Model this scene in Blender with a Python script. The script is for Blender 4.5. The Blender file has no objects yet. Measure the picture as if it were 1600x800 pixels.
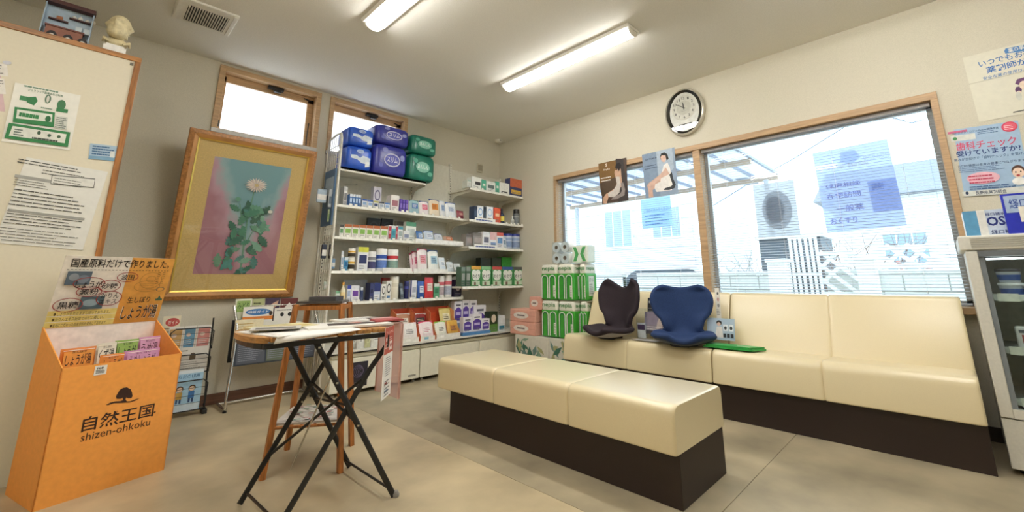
import bpy, math, random
from mathutils import Vector, Matrix
R = random.Random(7)
scene = bpy.context.scene
COL = scene.collection
# ---------------------------------------------------------------- camera
YAW, PITCH, ROLL, FPX, PCX, PCY = 0.764888585, 0.211226008, -0.00641833, 662.758, 829.241, 293.387
CAM = Vector((0, 0, 1.0))
FW = Vector((math.cos(YAW)*math.cos(PITCH), math.sin(YAW)*math.cos(PITCH), math.sin(PITCH)))
_r = Vector((math.sin(YAW), -math.cos(YAW), 0)); _u = _r.cross(FW)
RT = _r*math.cos(ROLL) + _u*math.sin(ROLL); UP = -_r*math.sin(ROLL) + _u*math.cos(ROLL)
cd = bpy.data.cameras.new('camera'); cam = bpy.data.objects.new('camera', cd); COL.objects.link(cam)
mw = Matrix((RT, UP, -FW)).transposed().to_4x4(); mw.translation = CAM; cam.matrix_world = mw
cd.sensor_fit = 'HORIZONTAL'; cd.sensor_width = 36; cd.lens = FPX*36/1600
cd.shift_x = -(PCX-800)/1600; cd.shift_y = (PCY-400)/1600
cd.clip_start = .02; cd.clip_end = 200
scene.camera = cam
# ---------------------------------------------------------------- daylight, exposure
SKY, EXPO, TUBE = 3.2, 0.6, 27.0
w = bpy.data.worlds.new('sky'); scene.world = w; w.use_nodes = True
bg = w.node_tree.nodes['Background']; bg.inputs[0].default_value = (.80, .90, 1, 1); bg.inputs[1].default_value = SKY
vs = scene.view_settings; vs.view_transform = 'Standard'; vs.look = 'None'; vs.exposure = EXPO; vs.gamma = 1; vs.use_curve_mapping = False
scene.cycles.use_denoising = True
scene.cycles.max_bounces = 10; scene.cycles.diffuse_bounces = 6; scene.cycles.transparent_max_bounces = 12
scene.cycles.sample_clamp_indirect = 6
WX, WY, CZ = 4.06, 4.54, 2.977        # wall_right plane, wall_back plane, ceiling
def portal(loc, rot, sx, sy):
    l = bpy.data.lights.new('window_portal', 'AREA'); l.shape = 'RECTANGLE'; l.size = sx; l.size_y = sy
    l.cycles.is_portal = True
    o = bpy.data.objects.new('window_portal', l); o.location = loc; o.rotation_euler = rot; COL.objects.link(o)
portal((WX+.19, 1.66, 1.5), (0, math.pi/2, 0), 1.5, 3.6)
portal((1.05, WY+.15, 2.65), (-math.pi/2, 0, 0), .9, .7)
portal((2.08, WY+.15, 2.65), (-math.pi/2, 0, 0), .9, .7)
# ---------------------------------------------------------------- photo pixel (1600x800) -> point on a plane of the room
def ray(x, y): return FW + RT*((x-PCX)/FPX) - UP*((y-PCY)/FPX)
def AX(x, y, X): d = ray(x, y); return CAM + d*(X/d.x)
def AY(x, y, Y): d = ray(x, y); return CAM + d*(Y/d.y)
def AZ(x, y, Z): d = ray(x, y); return CAM + d*((Z-1)/d.z)
def APL(x, y, p, n): d = ray(x, y); return CAM + d*((p-CAM).dot(n)/d.dot(n))
# ---------------------------------------------------------------- materials
def lin(h):
    h = h.lstrip('#'); c = [int(h[i:i+2], 16)/255 for i in (0, 2, 4)]
    return tuple((x/12.92 if x <= .04045 else ((x+.055)/1.055)**2.4) for x in c)+(1,)
MC = {}
def mat(h, rough=.55, metal=0, var=.06, scale=30, bump=0, alpha=1, emit=0, trans=0, coat=0, stretch=None, dark=None, detail=3):
    k = (h, rough, metal, var, scale, bump, alpha, emit, trans, coat, stretch, dark)
    if k in MC: return MC[k]
    m = bpy.data.materials.new('m_'+h); m.use_nodes = True; nt = m.node_tree; n = nt.nodes; L = nt.links
    b = n['Principled BSDF']; b.inputs['Roughness'].default_value = rough; b.inputs['Metallic'].default_value = metal
    c = lin(h); b.inputs['Base Color'].default_value = c
    if coat: b.inputs['Coat Weight'].default_value = coat; b.inputs['Coat Roughness'].default_value = .27
    if var or bump:
        tc = n.new('ShaderNodeTexCoord'); no = n.new('ShaderNodeTexNoise'); no.inputs['Scale'].default_value = scale; no.inputs['Detail'].default_value = detail
        if stretch:
            mp = n.new('ShaderNodeMapping'); mp.inputs['Scale'].default_value = stretch; L.new(tc.outputs['Object'], mp.inputs[0]); L.new(mp.outputs[0], no.inputs['Vector'])
        else: L.new(tc.outputs['Object'], no.inputs['Vector'])
        if var:
            mx = n.new('ShaderNodeMix'); mx.data_type = 'RGBA'
            d = lin(dark) if dark else tuple(x*(1-var*2) for x in c[:3])+(1,)
            lt = tuple(min(1, x*(1+var)) for x in c[:3])+(1,)
            mx.inputs[6].default_value = d; mx.inputs[7].default_value = lt
            rp = n.new('ShaderNodeMapRange'); rp.inputs[1].default_value = .3; rp.inputs[2].default_value = .7
            L.new(no.outputs['Fac'], rp.inputs[0]); L.new(rp.outputs[0], mx.inputs[0]); L.new(mx.outputs[2], b.inputs['Base Color'])
        if bump:
            bp = n.new('ShaderNodeBump'); bp.inputs['Strength'].default_value = bump; bp.inputs['Distance'].default_value = .002
            L.new(no.outputs['Fac'], bp.inputs['Height']); L.new(bp.outputs[0], b.inputs['Normal'])
    if alpha < 1: b.inputs['Alpha'].default_value = alpha
    if trans: b.inputs['Transmission Weight'].default_value = trans
    if emit: b.inputs['Emission Color'].default_value = c; b.inputs['Emission Strength'].default_value = emit
    MC[k] = m; return m
def clear(name, h, a, rough=.05):
    """thin clear or frosted sheet: transparent mixed with a gloss and, when a < 1, a translucent film"""
    if name in MC: return MC[name]
    m = bpy.data.materials.new(name); m.use_nodes = True; nt = m.node_tree; n = nt.nodes; L = nt.links; n.remove(n['Principled BSDF'])
    t = n.new('ShaderNodeBsdfTransparent'); t.inputs[0].default_value = lin(h)
    g = n.new('ShaderNodeBsdfGlossy'); g.inputs['Roughness'].default_value = rough
    fr = n.new('ShaderNodeFresnel'); ge = n.new('ShaderNodeNewGeometry'); io = n.new('ShaderNodeMapRange'); io.inputs[3].default_value = 1.45; io.inputs[4].default_value = 1/1.45; L.new(ge.outputs['Backfacing'], io.inputs[0]); L.new(io.outputs[0], fr.inputs[0]); mx = n.new('ShaderNodeMixShader'); L.new(fr.outputs[0], mx.inputs[0]); L.new(t.outputs[0], mx.inputs[1]); L.new(g.outputs[0], mx.inputs[2])
    out = mx
    if a < 1:
        d = n.new('ShaderNodeBsdfTranslucent'); d.inputs[0].default_value = lin(h)
        df = n.new('ShaderNodeBsdfDiffuse'); df.inputs[0].default_value = lin(h)
        m1 = n.new('ShaderNodeMixShader'); m1.inputs[0].default_value = .25; L.new(d.outputs[0], m1.inputs[1]); L.new(df.outputs[0], m1.inputs[2])
        m2 = n.new('ShaderNodeMixShader'); m2.inputs[0].default_value = 1-a; L.new(mx.outputs[0], m2.inputs[1]); L.new(m1.outputs[0], m2.inputs[2]); out = m2
    L.new(out.outputs[0], n['Material Output'].inputs[0]); MC[name] = m; return m
WOOD = mat('b07a45', .45, var=.25, scale=6, stretch=(1, 14, 14), detail=6)
WOODV = mat('a86f3a', .45, var=.25, scale=6, stretch=(14, 14, 1), detail=6)
TRIM = mat('bd9c76', .5, var=.12, scale=5, stretch=(14, 1, 14), detail=5)
TRIMX = mat('c9a67c', .5, var=.12, scale=5, stretch=(1, 14, 14), detail=5)
STEEL = mat('b9b9b6', .25, 1, var=0)
WHITEM = mat('e9e6dc', .4, var=.03)
SHELFW = mat('e2dfd2', .42, var=.03)
BLACKM = mat('1b1a19', .45, var=.1)
CLEARP = clear('clear_plastic', 'f4f8fa', 1, .2)
GLASS = clear('window_glass', 'f4fbfb', 1)
# ---------------------------------------------------------------- mesh builder
WM = {}
class MB:
    def __init__(s): s.v = []; s.f = []; s.m = []; s.mats = []; s.sm = []
    def mi(s, m):
        if isinstance(m, str): m = mat(m)
        if m not in s.mats: s.mats.append(m)
        return s.mats.index(m)
    def add(s, vs, fs, m, sm=False):
        b = len(s.v); s.v += [tuple(v) for v in vs]; k = s.mi(m)
        for f in fs: s.f.append(tuple(b+i for i in f)); s.m.append(k); s.sm.append(sm)
        return s
    def box(s, x0, y0, z0, x1, y1, z1, m, T=None):
        x0, x1 = sorted((x0, x1)); y0, y1 = sorted((y0, y1)); z0, z1 = sorted((z0, z1))
        vs = [Vector(p) for p in ((x0,y0,z0),(x1,y0,z0),(x1,y1,z0),(x0,y1,z0),(x0,y0,z1),(x1,y0,z1),(x1,y1,z1),(x0,y1,z1))]
        if T: vs = [T @ v for v in vs]
        return s.add(vs, [(3,2,1,0),(4,5,6,7),(0,1,5,4),(1,2,6,5),(2,3,7,6),(3,0,4,7)], m)
    def ext(s, pts, d, m, sm=False):
        """3D polygon pushed along d"""
        n = len(pts); d = Vector(d); a = [Vector(p) for p in pts]; b = [p+d for p in a]
        nm = Vector((0, 0, 0))
        for i in range(n): nm += a[i].cross(a[(i+1) % n])
        if nm.dot(d) > 0: a, b = a[::-1], b[::-1]
        s.add(a+b, [tuple(range(n)), tuple(range(2*n-1, n-1, -1))], m)
        return s.add(a+b, [(i, n+i, n+(i+1) % n, (i+1) % n) for i in range(n)], m, sm)
    def tube(s, pts, r, m, n=8, caps=True, flat=None):
        pts = [Vector(p) for p in pts]; rings = []; N = len(pts)
        rr = r if isinstance(r, (list, tuple)) else [r]*N
        ref = None
        for i, p in enumerate(pts):
            t = (pts[min(i+1, N-1)]-pts[max(i-1, 0)]).normalized()
            if ref is None:
                ref = Vector((0, 0, 1)) if abs(t.z) < .9 else Vector((1, 0, 0))
                if flat is not None: ref = Vector(flat)
            a = t.cross(ref).normalized(); b = a.cross(t).normalized(); ref = b
            k1, k2 = (1, 1) if flat is None else (1, .35)
            rings.append([p+(a*math.cos(2*math.pi*j/n+math.pi/n)*k1+b*math.sin(2*math.pi*j/n+math.pi/n)*k2)*rr[i] for j in range(n)])
        vs = [v for q in rings for v in q]
        fs = [(i*n+j, i*n+(j+1) % n, (i+1)*n+(j+1) % n, (i+1)*n+j) for i in range(N-1) for j in range(n)]
        s.add(vs, fs, m, n > 4)
        if caps: s.add(rings[0], [tuple(range(n-1, -1, -1))], m); s.add(rings[-1], [tuple(range(n))], m)
        return s
    def lathe(s, cx, cy, z0, prof, m, n=16, sx=1, sy=1):
        vs = []
        for r, z in prof: vs += [(cx+r*sx*math.cos(2*math.pi*j/n), cy+r*sy*math.sin(2*math.pi*j/n), z0+z) for j in range(n)]
        fs = [(i*n+j, i*n+(j+1) % n, (i+1)*n+(j+1) % n, (i+1)*n+j) for i in range(len(prof)-1) for j in range(n)]
        s.add(vs, fs, m, True)
        s.add(vs[:n], [tuple(range(n-1, -1, -1))], m); s.add(vs[-n:], [tuple(range(n))], m); return s
    def done(s, name, parent=None, T=None, bevel=0, seg=2, sub=0, label=None, kind=None, origin=None, solid=0):
        """T given: vertices are local to the matrix T of the world; otherwise they are world coordinates"""
        me = bpy.data.meshes.new(name)
        if T is None:
            if parent is not None: Tl = WM[parent]; inv = Tl.inverted(); s.v = [tuple(inv @ Vector(v)) for v in s.v]
            elif origin is not None: o = Vector(origin); s.v = [tuple(Vector(v)-o) for v in s.v]
        me.from_pydata(s.v, [], s.f); me.polygons.foreach_set('material_index', s.m); me.polygons.foreach_set('use_smooth', s.sm)
        for m in s.mats: me.materials.append(m)
        me.update()
        o = bpy.data.objects.new(name, me); COL.objects.link(o)
        if parent is not None:
            o.parent = parent; WM[o] = WM[parent]
            if T is not None: o.matrix_local = WM[parent].inverted() @ T; WM[o] = T
        else:
            W = T if T is not None else Matrix.Translation(Vector(origin) if origin is not None else Vector((0, 0, 0)))
            o.matrix_world = W; WM[o] = W
        if bevel:
            b = o.modifiers.new('bevel', 'BEVEL'); b.width = bevel; b.segments = seg; b.limit_method = 'ANGLE'; b.angle_limit = math.radians(40)
        if solid:
            b = o.modifiers.new('solid', 'SOLIDIFY'); b.thickness = solid; b.offset = 0
        if sub:
            b = o.modifiers.new('sub', 'SUBSURF'); b.levels = sub; b.render_levels = sub
        if label: o['label'] = label
        if kind: o['kind'] = kind
        return o
def tag(o, label, cat, group=None):
    o['label'] = label; o['category'] = cat
    if group: o['group'] = group
    return o
def thing(name, label, cat, loc=(0, 0, 0), T=None, group=None):
    o = bpy.data.objects.new(name, None); COL.objects.link(o); o.empty_display_size = .05
    W = T if T is not None else Matrix.Translation(Vector(loc)); o.matrix_world = W; WM[o] = W
    return tag(o, label, cat, group)
def struct(o): o['kind'] = 'structure'; return o
def clone(o, dloc, label=None, group=None):
    """copy of a thing with its parts and sub-parts, moved by dloc in the world"""
    def cp(a, par):
        c = a.copy(); COL.objects.link(c)
        if par is not None: c.parent = par
        for ch in a.children: cp(ch, c)
        return c
    c = cp(o, None); W = Matrix.Translation(Vector(dloc)) @ WM[o]; c.matrix_world = W; WM[c] = W
    if label: c['label'] = label
    if group: c['group'] = group
    return c
def frameT(o, ux, uz):
    ux = Vector(ux).normalized(); uz = Vector(uz); uz = (uz-ux*uz.dot(ux)).normalized(); n = ux.cross(uz)
    T = Matrix((ux, uz, n)).transposed().to_4x4(); T.translation = Vector(o); return T
TXT = {}
def textgeo(s, bold=0.012):
    bold = min(bold, .03) if max(map(ord, s)) < 0x3000 else min(bold*.5, .012)
    k = (s, bold)
    if k not in TXT:
        cu = bpy.data.curves.new('t', 'FONT'); cu.body = s; cu.resolution_u = 2; cu.offset = bold
        ob = bpy.data.objects.new('t', cu); me = bpy.data.meshes.new_from_object(ob)
        vs = [(v.co.x, v.co.y) for v in me.vertices]; fs = [tuple(p.vertices) for p in me.polygons]
        x0 = min(v[0] for v in vs); x1 = max(v[0] for v in vs); y0 = min(v[1] for v in vs); y1 = max(v[1] for v in vs)
        vs = [((x-x0)/(x1-x0), (y-y0)/(y1-y0)) for x, y in vs]
        bpy.data.objects.remove(ob); bpy.data.curves.remove(cu); bpy.data.meshes.remove(me)
        TXT[k] = (vs, fs)
    return TXT[k]
class Flat:
    """flat print on a plane: T maps local (x right, y up, z out) to the room; shapes are given in photo pixels or in 0..1 of the sheet"""
    def __init__(s, T, w, h, parent, px=True):
        s.T, s.w, s.h, s.par, s.px_ = T, w, h, parent, px; s.n = 0; s.P = MB(); s.L = MB()
        s.nrm = T.to_3x3() @ Vector((0, 0, 1)); s.inv = T.inverted()
    def uv(s, x, y):
        if not s.px_: return x*s.w, y*s.h
        p = s.inv @ APL(x, y, s.T.translation, s.nrm); return p.x, p.y
    def z(s): s.n += 1; return .0006+.00025*s.n
    def poly(s, pts, c):
        z = s.z(); q = [s.uv(*p) for p in pts]; a = sum(q[i][0]*q[(i+1) % len(q)][1]-q[(i+1) % len(q)][0]*q[i][1] for i in range(len(q)))
        if a < 0: q = q[::-1]
        s.P.add([(x, y, z) for x, y in q], [tuple(range(len(q)))], c); return s
    def rc(s, a, b):
        """a = top left, b = (right end, bottom of the LEFT edge), in photo pixels"""
        if not s.px_: (x0, y0), (x1, y1) = s.uv(*a), s.uv(*b); return min(x0, x1), min(y0, y1), max(x0, x1), max(y0, y1)
        u0, v1 = s.uv(*a); u0b, v0 = s.uv(a[0], b[1]); vm = (v0+v1)/2; y = (a[1]+b[1])/2
        for _ in range(4):
            u, v = s.uv(b[0], y); e = s.uv(b[0], y+1)[1]-v; y += (vm-v)/e
        return (u0+u0b)/2, min(v0, v1), s.uv(b[0], y)[0], max(v0, v1)
    def rect(s, x0, y0, x1, y1, c):
        a = s.rc((x0, y0), (x1, y1)); z = s.z(); s.P.add([(a[0],a[1],z),(a[2],a[1],z),(a[2],a[3],z),(a[0],a[3],z)], [(0,1,2,3)], c); return s
    def ell(s, cx, cy, rx, ry, c, n=20, ring=0):
        (a, b), (a1, _), (_, b1) = s.uv(cx, cy), s.uv(cx+rx, cy), s.uv(cx, cy+ry); rx, ry = abs(a1-a), abs(b1-b); z = s.z()
        o = [(a+rx*math.cos(2*math.pi*i/n), b+ry*math.sin(2*math.pi*i/n), z) for i in range(n)]
        if not ring: s.P.add(o, [tuple(range(n))], c)
        else:
            i_ = [(a+(rx-ring)*math.cos(2*math.pi*i/n), b+(ry-ring)*math.sin(2*math.pi*i/n), z) for i in range(n)]
            s.P.add(o+i_, [(i, (i+1) % n, n+(i+1) % n, n+i) for i in range(n)], c)
        return s
    def text(s, t, x0, y0, x1, y1, c, bold=.012, rot=0):
        a = s.rc((x0, y0), (x1, y1)); vs, fs = textgeo(t, bold); z = s.z()
        s.L.add([(a[0]+(a[2]-a[0])*u, a[1]+(a[3]-a[1])*v, z) for u, v in vs], fs, c); return s
    def lines(s, x0, y0, x1, y1, n, c, fill=.45, seed=1):
        """n rows of small print too fine to read: broken dashes"""
        a = s.rc((x0, y0), (x1, y1)); z = s.z(); rr = random.Random(seed); W, H = a[2]-a[0], (a[3]-a[1])/n
        for i in range(n):
            y = a[3]-H*(i+.5); x = a[0]; end = a[0]+W*rr.uniform(.7, 1)
            while x < end:
                l = min(rr.uniform(.04, .16)*W, end-x); s.P.add([(x,y-H*fill/2,z),(x+l,y-H*fill/2,z),(x+l,y+H*fill/2,z),(x,y+H*fill/2,z)], [(0,1,2,3)], c); x += l+.012*W
        return s
    def end(s, pn='print', ln='lettering'):
        if s.P.f: s.P.done(pn, s.par, T=s.T)
        if s.L.f: s.L.done(ln, s.par, T=s.T)
def sheet(name, label, cat, o, ux, uz, w, h, c, t=.0012, group=None, px=True, parent=None, bevel=0):
    T = frameT(o, ux, uz); m = MB().box(0, 0, -t, w, h, 0, c if not isinstance(c, str) else mat(c, .5, var=.02))
    ob = m.done(name, parent, T=T)
    if parent is None: tag(ob, label, cat, group)
    return ob, Flat(T, w, h, ob, px)
def pxsheet(name, label, cat, plane, val, bl, br, tl, c, **k):
    """upright sheet on the plane x=val or y=val; corners given in photo pixels"""
    f = AX if plane == 'x' else AY
    a, b, d = f(*bl, val), f(*br, val), f(*tl, val)
    return sheet(name, label, cat, a, b-a, d-a, (b-a).length, abs((d-a).dot(((d-a)-(b-a).normalized()*((d-a).dot((b-a).normalized()))).normalized())), c, **k)
# ================================================================ the room
def paper(name, h, sc=260, bmp=.5, r=.85):
    return mat(h, r, var=.045, scale=sc, bump=bmp, detail=2)
WALLP = paper('wall', 'd3cdbb'); CEILP = paper('ceil', 'e8e5dc', 180, .35)
def wall_open(x0, x1, z0, z1, holes, put):
    """cells of a wall around rectangular openings"""
    xs = sorted({x0, x1, *[h[0] for h in holes], *[h[1] for h in holes]}); zs = sorted({z0, z1, *[h[2] for h in holes], *[h[3] for h in holes]})
    for a, b in zip(xs, xs[1:]):
        for c, d in zip(zs, zs[1:]):
            if not any(h[0] <= a and b <= h[1] and h[2] <= c and d <= h[3] for h in holes): put(a, b, c, d)
OB = (-.098, 3.44, .80, 2.238)                        # big window opening on wall_right: y0 y1 z0 z1
wa = [AY(352, 122, WY), AY(487, 160, WY), AY(474, 226, WY), AY(341, 196, WY)]
A1 = (.655, 1.46, 2.352, 2.93); A2 = (1.645, 2.485, 2.352, 2.93)
mb = MB(); wall_open(-3.2, WY+.2, -.02, CZ+.1, [(OB[0]-.03, OB[1]+.03, OB[2]-.03, OB[3]+.03)], lambda a, b, c, d: mb.box(WX, a, c, WX+.2, b, d, WALLP)); struct(mb.done('wall_right'))
mb = MB(); wall_open(-2.2, WX, -.02, CZ+.1, [(h[0]-.03, h[1]+.03, h[2]-.03, h[3]+.015) for h in (A1, A2)], lambda a, b, c, d: mb.box(a, WY, c, b, WY+.16, d, WALLP)); struct(mb.done('wall_back'))
struct(MB().box(-2.2, -3.2, -.02, -2.35, WY, CZ+.1, WALLP).done('wall_left'))
struct(MB().box(-2.35, -3.2, -.02, WX, -3.35, CZ+.1, WALLP).done('wall_front'))
struct(MB().box(-2.35, -3.35, CZ, WX+.2, WY+.16, CZ+.12, CEILP).done('ceiling'))
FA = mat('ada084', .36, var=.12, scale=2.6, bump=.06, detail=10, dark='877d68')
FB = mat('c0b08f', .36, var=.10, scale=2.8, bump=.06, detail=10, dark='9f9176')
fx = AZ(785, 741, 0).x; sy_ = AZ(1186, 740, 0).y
fl = MB().box(-2.35, -3.35, -.1, WX+.2, WY+.2, -.004, '6a6253').done('floor'); struct(fl)
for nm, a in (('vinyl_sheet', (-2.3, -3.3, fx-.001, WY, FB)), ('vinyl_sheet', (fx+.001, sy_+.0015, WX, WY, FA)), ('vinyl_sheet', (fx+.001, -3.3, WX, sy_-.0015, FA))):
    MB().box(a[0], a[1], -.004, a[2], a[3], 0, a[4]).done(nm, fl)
BB = mat('6f4c39', .45, var=.15, scale=6, stretch=(1, 14, 14))
struct(MB().box(.0, WY-.012, 0, 1.60, WY, .085, BB).done('baseboard_back', bevel=.003))
struct(MB().box(WX-.012, -3.0, 0, WX, 2.7, .085, mat('3a302a', .5)).done('baseboard_right', bevel=.003))
# ---- ceiling lights
def ceiling_light(x0, x1, y0, y1, label):
    cx = (x0+x1)/2
    t = thing('ceiling_light', label, 'light', (cx, (y0+y1)/2, CZ), group='LED batten lights on the ceiling')
    zb = CZ-.028
    MB().ext([(x0, y0, CZ-.002), (x1, y0, CZ-.002), (x1-.012, y0, zb), (x0+.012, y0, zb)], (0, y1-y0, 0), WHITEM).done('housing', t, bevel=.003)
    em = mat('fffdf8', .4, var=0, emit=TUBE); hw = .062
    pr = [(cx+hw*math.cos(a), y0+.02, zb-.042*math.sin(a)) for a in [math.pi*i/10 for i in range(11)]]
    MB().ext(pr, (0, y1-y0-.04, 0), em, True).done('diffuser', t)
    for y, d in ((y0+.004, .016), (y1-.02, .016)):
        pr = [(cx+(hw+.003)*math.cos(a), y, zb-.045*math.sin(a)) for a in [math.pi*i/10 for i in range(11)]]
        MB().ext(pr, (0, d, 0), WHITEM).done('end_cap', t)
    for k in range(3): MB().box(x0+.022, y0+.10+k*.05, zb-.001, x0+.03, y0+.125+k*.05, zb+.001, '8b877c').done('vent_mark', t)
    return t
a, b = AZ(783, 128, CZ), AZ(988, 48, CZ)
ceiling_light(a.x, a.x+.19, 1.52, a.y+.02, 'LED batten ceiling light nearer the big blind-covered window')
a = AZ(564, 28, CZ)
ceiling_light(a.x, a.x+.19, 1.52, a.y, 'LED batten ceiling light above the tall bistro table, cut by the top of the picture')
for x, y, l in ((-.7, 1.1, 'LED batten ceiling light left of the camera, out of the picture'), (1.2, -.85, 'LED batten ceiling light above and behind the camera'), (2.68, -.85, 'LED batten ceiling light behind the camera by the window wall')):
    ceiling_light(x, x+.19, y, y+1.45, l)  # presumed battens out of view; those behind set forward to brighten the foreground
# ---- ceiling vent
vT = AZ(275, 18, CZ); v0 = AZ(268, 20, CZ); 
vx0, vx1 = AZ(345, 50, CZ).x-.35, AZ(376, 25, CZ).x
t = thing('ceiling_vent', 'square white ceiling vent with a dark slatted grille', 'vent', ((vx0+vx1)/2, 3.75, CZ))
g = [AZ(*p, CZ) for p in ((293, 3), (357.5, 26), (348, 47), (285, 26))]
vy0, vy1 = AZ(376, 25, CZ).y, AZ(360, 55, CZ).y
vx0 = AZ(268, 22, CZ).x; vx1 = AZ(374, 27, CZ).x
gx0, gx1 = AZ(288, 24, CZ).x, AZ(353, 38, CZ).x; gy0, gy1 = AZ(357.5, 26, CZ).y, AZ(348, 47, CZ).y
MB().box(vx0, vy0, CZ-.018, vx1, vy1, CZ, WHITEM).done('panel', t, bevel=.006)
MB().box(gx0, gy0, CZ-.0195, gx1, gy1, CZ-.0178, '1d1b19').done('grille_opening', t)
n = 16
for i in range(n):
    x = gx0+(gx1-gx0)*(i+.5)/n; MB().box(x-.0035, gy0, CZ-.026, x+.0035, gy1, CZ-.0195, 'cfcabc').done('slat', t)
for x in (vx0+.01, vx1-.03): MB().box(x, vy0+.01, CZ-.024, x+.02, vy1-.01, CZ-.018, WHITEM).done('edge_strip', t)
# ---- smoke detector
p = AZ(779, 219, CZ)
t = thing('smoke_detector', 'small round white smoke detector in the ceiling corner', 'detector', (p.x, p.y, CZ))
MB().lathe(p.x, p.y, CZ-.035, [(.028, 0), (.045, .006), (.052, .022), (.055, .035)], WHITEM, 20).done('body', t)
MB().box(p.x-.02, p.y-.056, CZ-.02, p.x+.0, p.y-.05, CZ-.012, '4c4a44').done('slot', t)
# ---- small vent plate high on wall_back
a, b = AY(745, 255, WY), AY(752, 270, WY)
o = MB().box(a.x, WY-.012, b.z, b.x+.02, WY, a.z, 'c4bda6').done('wall_plate', origin=((a.x+b.x)/2, WY, b.z), bevel=.004); tag(o, 'small beige wall plate near the corner above the right shelves', 'switch plate')
MB().box(a.x+.012, WY-.014, b.z+.02, b.x+.008, WY-.011, a.z-.02, 'a49c86').done('blank_insert', o)
# ---- big window in wall_right
W = thing('window_1', 'wide two-bay window with light wooden casing and venetian blinds', 'window', (WX, 1.67, .8)); del W['category']; W['kind'] = 'structure'
y0, y1, z0, z1 = OB
MB().box(WX-.016, y0-.04, z1, WX+.2, y1+.04, z1+.055, TRIM).done('head_casing', W, bevel=.003)
MB().box(WX-.016, y0-.04, z0-.02, WX+.2, y0, z1, WOODV if 0 else TRIM).done('side_casing', W, bevel=.003)
MB().box(WX-.016, y1, z0-.02, WX+.2, y1+.04, z1, TRIM).done('side_casing', W, bevel=.003)
MB().box(WX-.05, y0-.07, z0-.045, WX+.2, y1+.07, z0, TRIM).done('sill', W, bevel=.004)
MB().box(WX-.004, 1.585, z0, WX+.16, 1.655, z1, TRIM).done('mullion', W, bevel=.003)
ALU = mat('cfd2d4', .4, 0, var=0)
for a, b in ((y0, 1.585), (1.655, y1)):
    f = MB(); X = WX+.12
    for q in ((a, z0, a+.03, z1), (b-.03, z0, b, z1), (a, z0, b, z0+.035), (a, z1-.03, b, z1)): f.box(X, q[0], q[1], X+.03, q[2], q[3], ALU)
    f.done('window_frame', W)
    MB().box(X+.012, a+.02, z0+.03, X+.016, b-.02, z1-.02, GLASS).done('pane', W)
SL = mat('a3aab3', .45, var=0); slm = None
def blind(a, b, label):
    global slm
    X = WX+.035
    t = thing('venetian_blind', label, 'blind', (X, (a+b)/2, z1), group='venetian blinds on the wide window')
    MB().box(X-.016, a, z1-.034, X+.016, b, z1-.002, mat('8f8a88', .5)).done('headrail', t, bevel=.002)
    pitch = .0222; n = int((z1-.05-z0-.03)/pitch); first = None
    for i in range(n):
        z = z1-.05-i*pitch
        if first is None:
            c = MB(); L = b-a
            c.add([(-.0125, 0, 0), (0, 0, .0016), (.0125, 0, 0), (.0125, L, 0), (0, L, .0016), (-.0125, L, 0)], [(0, 1, 4, 5), (1, 2, 3, 4)], SL)
            T0 = Matrix.Translation((X, a, z)) @ Matrix.Rotation(math.radians(-13), 4, 'Y'); first = c.done('slat', t, T=T0); M0 = WM[t].inverted() @ T0; zz = z
            s_ = first.modifiers.new('s', 'SOLIDIFY'); s_.thickness = .0007
        else:
            o = first.copy(); COL.objects.link(o); o.parent = t; M = M0.copy(); M.translation.z += z-zz; o.matrix_local = M
    MB().box(X-.012, a, z0+.008, X+.012, b, z0+.022, SL).done('bottom_rail', t, bevel=.002)
    k = 4
    for i in range(k):
        y = a+(b-a)*(i+.5)/k
        for dx in (-.0135, .0135): MB().tube([(X+dx, y, z0+.02), (X+dx, y, z1-.03)], .0009, 'e8e8e8', 4).done('ladder_cord', t)
    MB().tube([(X-.02, a+.06, z0+.3), (X-.02, a+.06, z1-.03)], .003, CLEARP, 6).done('tilt_wand', t)
blind(1.662, y1-.006, 'white venetian blind of the left window bay behind the two seat posters')
blind(y0+.006, 1.578, 'white venetian blind of the right window bay behind the long sofa')
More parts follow.
